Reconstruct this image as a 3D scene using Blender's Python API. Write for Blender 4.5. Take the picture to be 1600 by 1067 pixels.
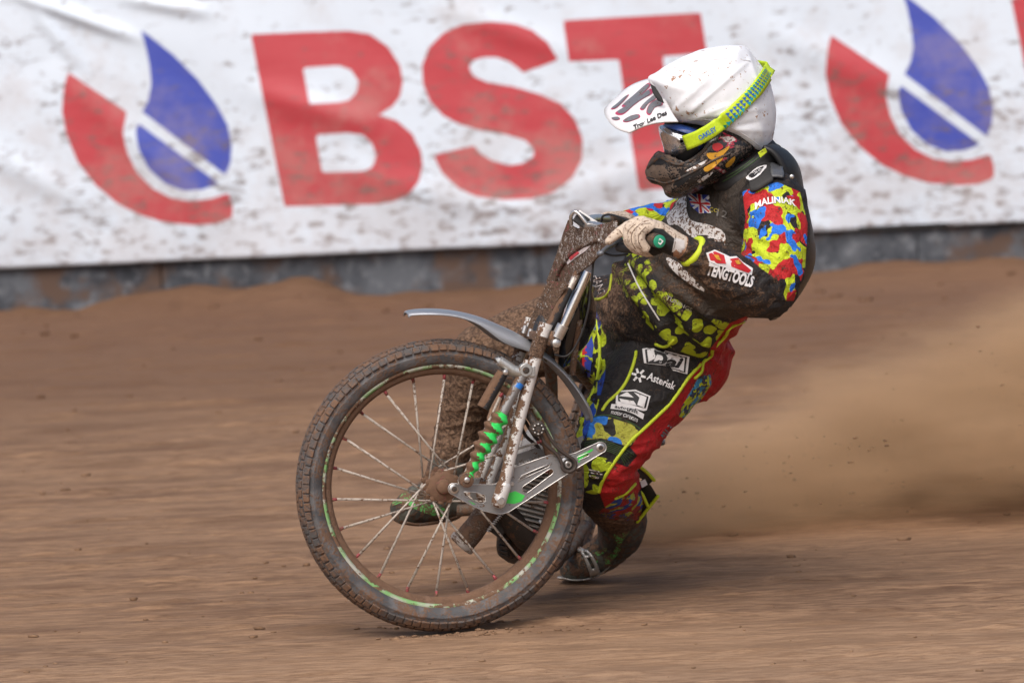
import bpy, bmesh, math, random
import numpy as np
from mathutils import Vector, Matrix
from mathutils.bvhtree import BVHTree

sc = bpy.context.scene
for o in list(bpy.data.objects):
    bpy.data.objects.remove(o)
COL = sc.collection
rng = np.random.default_rng(7)
random.seed(7)

# ------------------------------------------------------------------ camera
F = 13340.0                       # focal length in photo pixels (1600 wide)
CAM = Vector((0.0, -20.0, 3.0))
PITCH = math.radians(6.60)
ROLL = math.radians(2.6)
fwd = Vector((0, math.cos(PITCH), -math.sin(PITCH)))
rt0 = Vector((1, 0, 0))
up0 = Vector((0, math.sin(PITCH), math.cos(PITCH)))
rt = rt0 * math.cos(ROLL) - up0 * math.sin(ROLL)
upv = rt0 * math.sin(ROLL) + up0 * math.cos(ROLL)
cam_d = bpy.data.cameras.new("camera")
cam_d.sensor_width = 36.0
cam_d.lens = 36.0 * F / 1600.0
cam_d.clip_start = 0.5
cam_d.clip_end = 2000.0
cam_d.dof.use_dof = True
cam_d.dof.focus_distance = 20.1
cam_d.dof.aperture_fstop = 5.0
cam = bpy.data.objects.new("camera", cam_d)
COL.objects.link(cam)
M = Matrix((rt, upv, -fwd)).transposed().to_4x4()
M.translation = CAM
cam.matrix_world = M
sc.camera = cam

# ------------------------------------------------------------------ light
SUN_EL, SUN_AZ = 52.0, 200.0      # degrees; azimuth clockwise from +Y (away from the viewer)
w = bpy.data.worlds.new("World")
sc.world = w
w.use_nodes = True
wn = w.node_tree
bg = wn.nodes["Background"]
sky = wn.nodes.new("ShaderNodeTexSky")
sky.sky_type = 'NISHITA'
sky.sun_disc = False
sky.sun_elevation = math.radians(SUN_EL)
sky.sun_rotation = math.radians(SUN_AZ)
sky.air_density = 0.9
sky.dust_density = 6.0
sky.ozone_density = 1.0
wn.links.new(sky.outputs[0], bg.inputs[0])
bg.inputs[1].default_value = 0.14
sun_d = bpy.data.lights.new("sun", 'SUN')
sun_d.energy = 1.5
sun_d.angle = math.radians(45)
sun_d.color = (1.0, 0.97, 0.93)
sun = bpy.data.objects.new("sun", sun_d)
COL.objects.link(sun)
az, el = math.radians(SUN_AZ), math.radians(SUN_EL)
sdir = Vector((math.sin(az) * math.cos(el), math.cos(az) * math.cos(el), math.sin(el)))
sun.rotation_euler = (-sdir).to_track_quat('-Z', 'Y').to_euler()
vs = sc.view_settings
vs.view_transform = 'Standard'
vs.look = 'None'
vs.exposure = 0.16
vs.gamma = 1.0
vs.use_curve_mapping = False
sc.cycles.use_denoising = True
sc.cycles.max_bounces = 6
sc.cycles.volume_bounces = 1
sc.cycles.volume_max_steps = 96

# ------------------------------------------------------------------ pixel <-> world
def P(px, py, y=0.0):
    """point at depth y (metres behind the front wheel) seen at photo pixel px, py"""
    d = fwd + rt * ((px - 800.0) / F) - upv * ((py - 533.5) / F)
    t = (y - CAM.y) / d.y
    return CAM + d * t
def ray(px, py):
    return (fwd + rt * ((px - 800.0) / F) - upv * ((py - 533.5) / F)).normalized()
_r, _u, _f, _c = (np.array(v) for v in (rt, upv, fwd, CAM))
def proj(V):
    D = np.asarray(V, float) - _c
    z = D @ _f
    return np.stack([800.0 + F * (D @ _r) / z, 533.5 - F * (D @ _u) / z], -1)
PX = 0.0015                        # metres per photo pixel near the bike

# ------------------------------------------------------------------ numpy noise
_perm = np.random.default_rng(3).permutation(256)
_perm = np.concatenate([_perm, _perm, _perm])
_val = np.random.default_rng(4).random(256) * 2 - 1
def vnoise(p):
    p = np.asarray(p, float)
    i = np.floor(p).astype(int); f = p - i
    f = f * f * f * (f * (f * 6 - 15) + 10)
    i &= 255
    def h(a, b, c): return _val[_perm[_perm[_perm[a & 255] + (b & 255)] + (c & 255)]]
    x, y, z = i[..., 0], i[..., 1], i[..., 2]
    fx, fy, fz = f[..., 0], f[..., 1], f[..., 2]
    def L(a, b, t): return a + (b - a) * t
    return L(L(L(h(x, y, z), h(x+1, y, z), fx), L(h(x, y+1, z), h(x+1, y+1, z), fx), fy),
             L(L(h(x, y, z+1), h(x+1, y, z+1), fx), L(h(x, y+1, z+1), h(x+1, y+1, z+1), fx), fy), fz)
def fbm(p, oct=4, gain=0.5):
    p = np.asarray(p, float); a = 1.0; s = 0.0; t = 0.0
    for k in range(oct):
        s = s + a * vnoise(p * (2.03 ** k) + 17.3 * k); t += a; a *= gain
    return s / t

# ------------------------------------------------------------------ object helpers
def tag(o, label=None, cat=None, group=None, kind=None):
    for k, v in (("label", label), ("category", cat), ("group", group), ("kind", kind)):
        if v: o[k] = v
    return o
def thing(name, loc, label, cat, group=None):
    o = bpy.data.objects.new(name, None)
    o.empty_display_size = 0.1
    COL.objects.link(o); o.location = loc
    return tag(o, label, cat, group)
def attach(o, parent):
    o.parent = parent
    # children keep their world coordinates
    m = Matrix.Translation(-parent.location) if parent.type == 'EMPTY' else Matrix.Identity(4)
    if parent.type != 'EMPTY' and parent.parent is not None:
        m = Matrix.Identity(4)
    o.matrix_parent_inverse = m
def obj(name, verts, faces, mat=None, parent=None, smooth=True, mats=None, fmat=None):
    me = bpy.data.meshes.new(name)
    me.from_pydata([tuple(v) for v in verts], [], [tuple(f) for f in faces])
    return link_mesh(name, me, mat, parent, smooth, mats, fmat)
def link_mesh(name, me, mat=None, parent=None, smooth=True, mats=None, fmat=None):
    if mats:
        for m_ in mats: me.materials.append(m_)
        if fmat is not None: me.polygons.foreach_set("material_index", np.asarray(fmat, np.int32))
    elif mat: me.materials.append(mat)
    if smooth:
        me.polygons.foreach_set("use_smooth", np.ones(len(me.polygons), bool))
    me.update()
    o = bpy.data.objects.new(name, me)
    COL.objects.link(o)
    if parent: attach(o, parent)
    return o

class MB:
    """collects shapes, builds ONE mesh object"""
    def __init__(s): s.v = []; s.f = []
    def add(s, V, Fc):
        b = len(s.v)
        s.v += [Vector(v) for v in V]
        s.f += [tuple(i + b for i in f) for f in Fc]
        return s
    def tube(s, pts, rad, seg=12, side=None, ell=1.0, closed=False, caps=True, power=1.0, roundcap=0.0):
        """tube through world points; rad per point (metres) or (ra, rb); side = direction that takes ra"""
        pts = [Vector(p) for p in pts]
        n = len(pts)
        if not hasattr(rad, '__len__'): rad = [rad] * n
        R = [(r if hasattr(r, '__len__') else (r, r * ell)) for r in rad]
        if roundcap and not closed:
            pts2, R2 = [], []
            t0 = (pts[0] - pts[1]).normalized(); t1 = (pts[-1] - pts[-2]).normalized()
            for a in (80, 55, 28):
                c_, s_ = math.cos(math.radians(a)), math.sin(math.radians(a))
                m0 = min(R[0]) * roundcap
                pts2.append(pts[0] + t0 * m0 * s_); R2.append((R[0][0]*c_, R[0][1]*c_))
            pts2 += pts; R2 += R
            for a in (28, 55, 80):
                c_, s_ = math.cos(math.radians(a)), math.sin(math.radians(a))
                m1 = min(R[-1]) * roundcap
                pts2.append(pts[-1] + t1 * m1 * s_); R2.append((R[-1][0]*c_, R[-1][1]*c_))
            pts, R = pts2, R2; n = len(pts)
        tans = []
        for i in range(n):
            if closed: t = pts[(i+1) % n] - pts[i-1]
            else: t = pts[min(i+1, n-1)] - pts[max(i-1, 0)]
            tans.append(t.normalized() if t.length > 1e-9 else Vector((0, 0, 1)))
        if side is None:
            a = Vector((0, 1, 0)) if abs(tans[0].y) < 0.9 else Vector((1, 0, 0))
        else: a = Vector(side)
        V, Fc = [], []
        for i in range(n):
            t = tans[i]
            a_ = a - t * a.dot(t)
            a_ = a_.normalized() if a_.length > 1e-6 else t.orthogonal().normalized()
            if side is None: a = a_
            b_ = t.cross(a_)
            for k in range(seg):
                th = 2 * math.pi * k / seg
                c_, s_ = math.cos(th), math.sin(th)
                if power != 1.0:
                    c_ = math.copysign(abs(c_) ** power, c_); s_ = math.copysign(abs(s_) ** power, s_)
                V.append(pts[i] + a_ * (c_ * R[i][0]) + b_ * (s_ * R[i][1]))
        m = n if closed else n - 1
        for i in range(m):
            j = (i + 1) % n
            for k in range(seg):
                l = (k + 1) % seg
                Fc.append((i*seg+k, i*seg+l, j*seg+l, j*seg+k))
        if caps and not closed:
            Fc.append(tuple(range(seg - 1, -1, -1)))
            Fc.append(tuple((n-1)*seg + k for k in range(seg)))
        return s.add(V, Fc)
    def box(s, c, ax, ay, az, hx, hy, hz):
        c = Vector(c); V = []
        for i in (-1, 1):
            for j in (-1, 1):
                for k in (-1, 1): V.append(c + ax*(i*hx) + ay*(j*hy) + az*(k*hz))
        return s.add(V, [(0,1,3,2),(4,6,7,5),(0,4,5,1),(2,3,7,6),(0,2,6,4),(1,5,7,3)])
    def prism(s, pts, depth):
        """closed polygon (world points) extruded by vector depth, with a tiny chamfer"""
        pts = [Vector(p) for p in pts]; d = Vector(depth); n = len(pts)
        V = pts + [p + d for p in pts]
        Fc = [tuple(range(n)), tuple(range(2*n-1, n-1, -1))]
        for i in range(n):
            j = (i+1) % n
            Fc.append((i, i+n, j+n, j))
        return s.add(V, Fc)
    def lathe(s, c, axis, prof, seg=32, ref=None, closed=False):
        """prof = [(along axis, radius), ...]"""
        axis = Vector(axis).normalized()
        a = Vector(ref) if ref else axis.orthogonal()
        a = (a - axis * a.dot(axis)).normalized(); b = axis.cross(a); c = Vector(c)
        V, Fc = [], []
        for (h, r) in prof:
            for k in range(seg):
                th = 2*math.pi*k/seg
                V.append(c + axis*h + (a*math.cos(th) + b*math.sin(th))*r)
        n = len(prof)
        for i in range(n if closed else n-1):
            j = (i+1) % n
            for k in range(seg):
                l = (k+1) % seg
                Fc.append((i*seg+k, i*seg+l, j*seg+l, j*seg+k))
        if not closed:
            Fc.append(tuple(range(seg-1, -1, -1))); Fc.append(tuple((n-1)*seg+k for k in range(seg)))
        return s.add(V, Fc)
    def build(s, name, mat, parent=None, smooth=True, bevel=0.0, auto=None, bseg=2):
        me = bpy.data.meshes.new(name)
        me.from_pydata([tuple(v) for v in s.v], [], s.f)
        bm = bmesh.new(); bm.from_mesh(me)
        bmesh.ops.recalc_face_normals(bm, faces=bm.faces)
        if bevel > 0:
            ed = [e for e in bm.edges if len(e.link_faces) == 2 and e.calc_face_angle(0) > math.radians(40)]
            bmesh.ops.bevel(bm, geom=ed, offset=bevel, segments=bseg, profile=0.6, affect='EDGES', clamp_overlap=True)
        if auto is not None and smooth:
            for e in bm.edges:
                if len(e.link_faces) == 2 and e.calc_face_angle(0) > math.radians(auto): e.smooth = False
        bm.to_mesh(me); bm.free()
        return link_mesh(name, me, mat, parent, smooth)
    def remesh(s, voxel, smooth_it=4, smooth_f=0.5):
        """union of everything collected as one continuous surface -> (verts, faces) numpy"""
        me = bpy.data.meshes.new("tmp")
        me.from_pydata([tuple(v) for v in s.v], [], s.f)
        bm = bmesh.new(); bm.from_mesh(me)
        bmesh.ops.recalc_face_normals(bm, faces=bm.faces); bm.to_mesh(me); bm.free()
        o = bpy.data.objects.new("tmp", me); COL.objects.link(o)
        m = o.modifiers.new("r", 'REMESH'); m.mode = 'VOXEL'; m.voxel_size = voxel; m.adaptivity = 0
        if smooth_it:
            q = o.modifiers.new("s", 'SMOOTH'); q.factor = smooth_f; q.iterations = smooth_it
        dg = bpy.context.evaluated_depsgraph_get()
        ev = o.evaluated_get(dg); em = ev.to_mesh()
        V = np.empty(len(em.vertices)*3); em.vertices.foreach_get("co", V)
        V = V.reshape(-1, 3)
        Fc = [tuple(p.vertices) for p in em.polygons]
        ev.to_mesh_clear()
        bpy.data.objects.remove(o); bpy.data.meshes.remove(me)
        return V, Fc

def spline(pts, n=8, closed=False):
    """Catmull-Rom through tuples of any length"""
    A = np.asarray(pts, float); m = len(A); out = []
    rngm = range(m) if closed else range(m-1)
    for i in rngm:
        p0 = A[i-1] if (closed or i > 0) else 2*A[0]-A[1]
        p1 = A[i]; p2 = A[(i+1) % m]
        p3 = A[(i+2) % m] if (closed or i+2 < m) else 2*A[-1]-A[-2]
        for k in range(n):
            t = k/n
            out.append(0.5*((2*p1)+(-p0+p2)*t+(2*p0-5*p1+4*p2-p3)*t*t+(-p0+3*p1-3*p2+p3)*t**3))
    if not closed: out.append(A[-1])
    return np.array(out)
def sdf(poly, q):
    """signed distance (positive inside) of points q to a closed polygon, both in pixels"""
    A = np.asarray(poly, float); B = np.roll(A, -1, 0)
    q = np.asarray(q, float)
    best = np.full(len(q), 1e9); ins = np.zeros(len(q), bool)
    for a, b in zip(A, B):
        e = b - a; d = q - a
        t = np.clip((d @ e) / max(e @ e, 1e-9), 0, 1)
        r = d - t[:, None]*e
        best = np.minimum(best, (r*r).sum(1))
        c = (a[1] > q[:, 1]) != (b[1] > q[:, 1])
        with np.errstate(divide='ignore', invalid='ignore'):
            x = (b[0]-a[0])*(q[:, 1]-a[1])/(b[1]-a[1]) + a[0]
        ins ^= c & (q[:, 0] < x)
    return np.where(ins, 1, -1)*np.sqrt(best)
def attr(me, name, vals):
    a = me.attributes.new(name, 'FLOAT', 'POINT')
    a.data.foreach_set("value", np.asarray(vals, np.float32))

# ------------------------------------------------------------------ material helpers
class NT:
    def __init__(s, name):
        s.m = bpy.data.materials.new(name); s.m.use_nodes = True
        s.t = s.m.node_tree; s.b = s.t.nodes["Principled BSDF"]
        s.out = s.t.nodes["Material Output"]
        s._tc = None
    def n(s, typ, **kw):
        x = s.t.nodes.new(typ)
        for k, v in kw.items(): setattr(x, k, v)
        return x
    def put(s, sock, v):
        if isinstance(v, bpy.types.NodeSocket): s.t.links.new(v, sock)
        elif v is not None:
            if hasattr(v, '__len__') and len(v) == 3 and sock.type == 'RGBA': v = (*v, 1)
            sock.default_value = v
    def co(s, scale=(1, 1, 1), rot=(0, 0, 0)):
        if s._tc is None: s._tc = s.n("ShaderNodeTexCoord")
        m = s.n("ShaderNodeMapping"); s.put(m.inputs[0], s._tc.outputs["Object"])
        m.inputs["Scale"].default_value = scale if hasattr(scale, '__len__') else (scale,)*3
        m.inputs["Rotation"].default_value = rot
        return m.outputs[0]
    def noise(s, scale, detail=3, rough=0.5, vec=None, dist=0.0, out=0):
        x = s.n("ShaderNodeTexNoise"); s.put(x.inputs["Vector"], vec if vec is not None else s.co())
        x.inputs["Scale"].default_value = scale; x.inputs["Detail"].default_value = detail
        x.inputs["Roughness"].default_value = rough; x.inputs["Distortion"].default_value = dist
        return x.outputs[out]
    def voro(s, scale, feature='F1', vec=None, rnd=1.0, out="Distance"):
        x = s.n("ShaderNodeTexVoronoi", feature=feature); s.put(x.inputs["Vector"], vec if vec is not None else s.co())
        x.inputs["Scale"].default_value = scale; x.inputs["Randomness"].default_value = rnd
        return x.outputs[out]
    def ramp(s, v, a, b, lo=0.0, hi=1.0):
        x = s.n("ShaderNodeMapRange", interpolation_type='SMOOTHSTEP')
        s.put(x.inputs[0], v); x.inputs[1].default_value = a; x.inputs[2].default_value = b
        x.inputs[3].default_value = lo; x.inputs[4].default_value = hi
        return x.outputs[0]
    def math(s, op, a, b=None, clamp=False):
        x = s.n("ShaderNodeMath", operation=op, use_clamp=clamp); s.put(x.inputs[0], a)
        if b is not None: s.put(x.inputs[1], b)
        return x.outputs[0]
    def mix(s, f, a, b, mode='MIX'):
        x = s.n("ShaderNodeMix", data_type='RGBA', blend_type=mode); s.put(x.inputs[0], f)
        s.put(x.inputs[6], a); s.put(x.inputs[7], b)
        return x.outputs[2]
    def mixf(s, f, a, b):
        x = s.n("ShaderNodeMix", data_type='FLOAT'); s.put(x.inputs[0], f); s.put(x.inputs[2], a); s.put(x.inputs[3], b)
        return x.outputs[0]
    def attr(s, name):
        x = s.n("ShaderNodeAttribute"); x.attribute_name = name
        return x.outputs["Fac"]
    def bump(s, h, strength=0.3, dist=0.01, normal=None):
        x = s.n("ShaderNodeBump"); x.inputs["Strength"].default_value = strength; x.inputs["Distance"].default_value = dist
        s.put(x.inputs["Height"], h)
        if normal is not None: s.put(x.inputs["Normal"], normal)
        return x.outputs[0]
    def fin(s, col=None, rough=None, metal=None, normal=None, **kw):
        s.put(s.b.inputs["Base Color"], col); s.put(s.b.inputs["Roughness"], rough)
        s.put(s.b.inputs["Metallic"], metal); s.put(s.b.inputs["Normal"], normal)
        for k, v in kw.items(): s.put(s.b.inputs[k], v)
        return s.m
MUD = (0.165, 0.092, 0.055)
MUD_D = (0.085, 0.048, 0.03)
def muddy(name, base, rough=0.5, metal=0.0, cover=0.5, scale=60, fine=260, bumps=0.5, base2=None, coat=0.0, soft=0.06):
    """a base material with mud splattered over it; cover 0..1 = share of mud"""
    s = NT(name)
    th = 0.68 - 0.36*cover
    a = s.noise(scale, 5, 0.62)
    f = s.noise(fine, 3, 0.6)
    v = s.math('ADD', s.math('MULTIPLY', a, 0.62), s.math('MULTIPLY', f, 0.38))
    mk = s.ramp(v, th, th+soft)
    mc = s.mix(s.noise(90, 4, 0.6), MUD_D, (MUD[0]*1.25, MUD[1]*1.25, MUD[2]*1.25))
    bc = base
    if base2 is not None: bc = s.mix(s.ramp(s.noise(25, 3), 0.4, 0.6), base, base2)
    col = s.mix(mk, bc, mc)
    h = s.math('ADD', s.math('MULTIPLY', mk, 1.0), s.math('MULTIPLY', s.noise(330, 4, 0.65), 0.6))
    return s.fin(col, s.mixf(mk, rough, 0.9), s.mixf(mk, metal, 0.0), s.bump(h, bumps, 0.004))
# ================================================================== THE SETTING
WALL_Y = 7.35
def ground_h(X, Y):
    Xs = np.asarray(X, float); Ys = np.asarray(Y, float)
    near = np.exp(-((Ys-0.4)/5.0)**2)
    fl = np.zeros_like(Xs)
    # raked ridges and ruts run with the racing line (x), broken along their length
    a = fbm(np.stack([Xs*0.55, Ys*3.0, 0*Xs], -1), 4)*0.010
    b = fbm(np.stack([Xs*1.4, Ys*14.0, 0*Xs+5], -1), 4, 0.6)*0.0055
    cl = np.clip(fbm(np.stack([Xs*4.5, Ys*20, 0*Xs+9], -1), 3, 0.6)-0.26, 0, 1)*0.022
    h = a + b + cl
    # tyre grooves and their lips, running with the racing line
    for (y0_, sl, amp, wd) in ((-0.62, 0.02, 0.010, 0.03), (0.33, 0.035, 0.012, 0.03), (0.62, 0.03, 0.009, 0.025), (0.98, 0.045, 0.016, 0.035), (1.42, 0.03, 0.010, 0.03), (2.5, 0.02, 0.012, 0.04), (3.4, 0.0, 0.014, 0.05), (4.5, 0.03, 0.014, 0.06)):
        yy = Ys - y0_ - sl*Xs - 0.05*fbm(np.stack([Xs*0.7, 0*Xs+y0_*7, 0*Xs], -1), 3)
        br_ = np.clip(0.55+fbm(np.stack([Xs*0.9+y0_*3, 0*Xs, 0*Xs+3], -1), 3)*1.6, 0, 1)
        h = h + 0.75*amp*br_*(np.exp(-(yy/wd)**2) - 0.8*np.exp(-((yy-2.2*wd)/(wd*1.3))**2))
    # soil thrown up against the fence
    d = WALL_Y - Ys
    bank = np.exp(-(d/0.36)**2)*(0.0 + 0.045*np.clip(fbm(np.stack([Xs*1.3+3.1, 0*Xs, 0*Xs+2], -1), 3)+0.02, 0, 1))
    for (xa, wa, ha) in ((-1.02, 0.30, 0.03), (-0.70, 0.14, 0.05), (1.25, 0.3, 0.02)):
        bank = bank + ha*np.exp(-((Xs-xa)/wa)**2-(d/0.22)**2)
    lump = fbm(np.stack([Xs*5, Ys*5, 0*Xs+31], -1), 4)*0.03*np.exp(-(d/0.5)**2)
    # low berm of loose dirt behind the racing line on the outside
    berm = 0.05*np.exp(-((Ys-1.75-0.10*Xs)/0.30)**2)*np.clip((Xs-0.1)/0.8, 0, 1)
    # keep the contact patches of wheel and shoe level
    flat = np.exp(-(((Xs+0.165)/0.22)**2+((Ys-0.0)/0.10)**2)) + np.exp(-(((Xs-0.16)/0.2)**2+((Ys-0.72)/0.14)**2))
    h = h*(1-np.clip(flat, 0, 1)*0.95)
    # groove pressed by the front tyre, with the soil it pushed up beside it
    gx = np.clip((Xs+0.20)/0.06, 0, 1)*np.exp(-np.clip(Xs+0.1, 0, 9)/0.9)
    gy = Ys - 0.02*np.clip(Xs+0.16, 0, 5)
    h = h + gx*(0.010*np.exp(-((np.abs(gy)-0.055)/0.022)**2)*(0.6+0.8*np.abs(fbm(np.stack([Xs*14, Ys*14, 0*Xs], -1), 2))) - 0.012*np.exp(-(gy/0.035)**2)*np.clip((Xs+0.12)/0.08, 0, 1))
    return np.where(Ys < WALL_Y+0.4, h + bank + lump + berm, 0.0)
xs = np.concatenate([[-400, -120, -40, -15, -8, -5, -3.6], np.arange(-2.6, 3.2, 0.024), [4.2, 5, 8, 15, 40, 120, 400]])
ys = np.concatenate([[-60, -25, -12, -6, -3], np.arange(-1.7, WALL_Y+0.3, 0.013), [9, 12, 20, 50, 150, 500]])
GX, GY = np.meshgrid(xs, ys)
GZ = ground_h(GX, GY)
edge = np.clip((GX+2.9)/0.3, 0, 1)*np.clip((3.5-GX)/0.3, 0, 1)*np.clip((GY+1.9)/0.2, 0, 1)
GZ = GZ*edge
nx, ny = len(xs), len(ys)
gv = np.stack([GX.ravel(), GY.ravel(), GZ.ravel()], -1)
ii = (np.arange(ny-1)[:, None]*nx + np.arange(nx-1)[None]).ravel()
gf = np.stack([ii, ii+1, ii+nx+1, ii+nx], -1)

def soil(name, dark=1.0):
    s = NT(name)
    st = s.co((0.45, 7.5, 7.5))           # drag-raked: streaks along the direction of travel
    n1 = s.noise(1.6, 5, 0.6, vec=st)
    n2 = s.noise(9.0, 5, 0.65, vec=st)
    n3 = s.noise(34.0, 4, 0.65, vec=s.co((0.42, 2.4, 2.4)))
    n4 = s.noise(0.55, 3, 0.5, vec=s.co((0.6, 1.5, 1)))
    v = s.math('ADD', s.math('MULTIPLY', n1, 0.20), s.math('ADD', s.math('MULTIPLY', n2, 0.32), s.math('MULTIPLY', n3, 0.48)))
    c = s.mix(s.ramp(v, 0.37, 0.64), (0.125*dark, 0.070*dark, 0.042*dark), (0.315*dark, 0.192*dark, 0.115*dark))
    c = s.mix(s.ramp(n4, 0.35, 0.7, 0.0, 0.5), c, (0.335*dark, 0.208*dark, 0.123*dark))
    c = s.mix(s.ramp(n2, 0.68, 0.80, 0.0, 0.55), c, (0.45*dark, 0.315*dark, 0.205*dark))   # dried pale crumbs
    pt = s.noise(3.4, 4, 0.6, vec=s.co((0.55, 1.7, 1)))
    c = s.mix(s.math('MULTIPLY', s.ramp(pt, 0.51, 0.64, 0.0, 0.75), s.ramp(n3, 0.40, 0.56)), c, (0.120*dark, 0.064*dark, 0.037*dark))
    sep = s.n("ShaderNodeSeparateXYZ"); s.put(sep.inputs[0], s.co())
    dry = s.math('MULTIPLY', s.ramp(s.math('ADD', sep.outputs[1], s.math('MULTIPLY', n4, 1.2)), 1.1, -0.3), s.ramp(n3, 0.40, 0.60, 0.0, 0.55))
    c = s.mix(dry, c, (0.40*dark, 0.268*dark, 0.172*dark))
    gr = s.noise(210, 3, 0.7, vec=s.co((0.6, 1.2, 1.2)))
    c = s.mix(s.ramp(gr, 0.40, 0.30, 0.0, 0.5), c, (0.10*dark, 0.056*dark, 0.034*dark))
    # watered, darker soil out by the fence
    wet = s.ramp(s.math('ADD', sep.outputs[1], s.math('MULTIPLY', n4, 1.6)), 4.1, 6.6, 0.0, 0.72)
    c = s.mix(wet, c, (0.128*dark, 0.066*dark, 0.037*dark))
    h = s.math('ADD', s.math('MULTIPLY', n3, 0.6), s.math('MULTIPLY', s.noise(120, 4, 0.7, vec=s.co((0.4, 1.8, 1.8))), 0.5))
    return s.fin(c, s.mixf(wet, 0.93, 0.8), 0.0, s.bump(h, 0.8, 0.010), **{"Specular IOR Level": 0.25})
M_SOIL = soil("soil")
ground = obj("dirt_track", gv, gf, M_SOIL)
tag(ground, "brown raked dirt of the speedway track", kind="structure")

# loose clods lying on the track
M_CLOD = soil("clod_soil", 0.92)
mb = MB()
def clod(mb, c, r, seed, sq=0.6):
    g = np.random.default_rng(seed)
    t = (1+5**0.5)/2
    V = np.array([(-1,t,0),(1,t,0),(-1,-t,0),(1,-t,0),(0,-1,t),(0,1,t),(0,-1,-t),(0,1,-t),(t,0,-1),(t,0,1),(-t,0,-1),(-t,0,1)], float)
    V /= np.linalg.norm(V[0]); V *= (0.65+0.6*g.random((12, 1)))*r
    V[:, 2] *= sq; V[:, 0] *= 1.0+0.7*g.random()
    mb.add([Vector(c)+Vector(v) for v in V], [(0,11,5),(0,5,1),(0,1,7),(0,7,10),(0,10,11),(1,5,9),(5,11,4),(11,10,2),(10,7,6),(7,1,8),(3,9,4),(3,4,2),(3,2,6),(3,6,8),(3,8,9),(4,9,5),(2,4,11),(6,2,10),(8,6,7),(9,8,1)])
cx = rng.uniform(-2.2, 2.8, 800); cy = rng.uniform(-1.5, 7.2, 800)
cz = ground_h(cx, cy)
for k in range(800):
    r = 0.003 + 0.009*rng.random()**4
    if cy[k] > 6.5: r *= 1.6
    clod(mb, (cx[k], cy[k], cz[k]+r*0.2), r, 100+k)
for k in range(150):
    x_ = -0.165+rng.normal()*0.14+0.05; y_ = (0.05+0.05*rng.random())*(1 if rng.random() < 0.5 else -1)
    clod(mb, (x_, y_, float(ground_h(np.array([x_]), np.array([y_]))[0])+0.001), 0.002+0.005*rng.random()**2, 5000+k)
clods = mb.build("loose_dirt", M_CLOD, None, smooth=True)
tag(clods, "small crumbs of loose soil strewn over the track", "dirt", kind="stuff")

# ---------------------------------------------------------------- fence and kickboard
def wall_px(px, py): return P(px, py, WALL_Y)
z_bot = wall_px(800, 383).z            # banner's lower edge
fence = thing("track_fence", (0, WALL_Y+0.1, 0), "low track fence of mottled blue-grey kickboards below the white banner", "fence")
def kick_mat():
    s = NT("kickboard_paint")
    a = s.noise(7, 5, 0.6); b = s.noise(22, 4, 0.6)
    c = s.mix(s.ramp(a, 0.38, 0.62), (0.035, 0.042, 0.055), (0.10, 0.112, 0.132))
    c = s.mix(s.ramp(b, 0.5, 0.66, 0, 0.8), c, (0.17, 0.185, 0.21))
    m = s.noise(4.2, 5, 0.65)
    c = s.mix(s.ramp(m, 0.48, 0.60), c, (0.10, 0.062, 0.045))
    return s.fin(c, 0.75, 0.0, s.bump(a, 0.5, 0.01))
M_KICK = kick_mat()
bx0 = -6.0
k = 0
while bx0 < 6.5:
    L = 1.22
    mb = MB()
    mb.box((bx0+L/2, WALL_Y+0.045, (z_bot+0.02)/2-0.05), Vector((1,0,0)), Vector((0,1,0)), Vector((0,0,1)), L/2-0.001, 0.03, (z_bot+0.02)/2+0.06)
    mb.build("kickboard", M_KICK, fence, smooth=False, bevel=0.006)
    mb = MB(); mb.box((bx0, WALL_Y+0.16, 0.55), Vector((1,0,0)), Vector((0,1,0)), Vector((0,0,1)), 0.04, 0.04, 0.70)
    mb.build("post", muddy("post_wood", (0.2, 0.16, 0.12), 0.8, cover=0.3) if k == 0 else bpy.data.materials["post_wood"], fence, smooth=False, bevel=0.004)
    bx0 += L; k += 1
mb = MB(); mb.box((0, WALL_Y+0.10, 1.23), Vector((1,0,0)), Vector((0,1,0)), Vector((0,0,1)), 6.4, 0.02, 0.06)
mb.build("top_rail", bpy.data.materials["post_wood"], fence, smooth=False, bevel=0.004)
# black strip standing in for the banner's shadow along the kickboards' top edge
mb = MB(); mb.box((0, WALL_Y+0.004, z_bot+0.001), Vector((1,0,0)), Vector((0,1,0)), Vector((0,0,1)), 6.4, 0.009, 0.007)
_blk = NT("banner_shadow_black"); M_STRIP = _blk.fin((0.012, 0.012, 0.013), 0.6)
mb.build("banner_shadow_strip", M_STRIP, fence, smooth=False)

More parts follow.
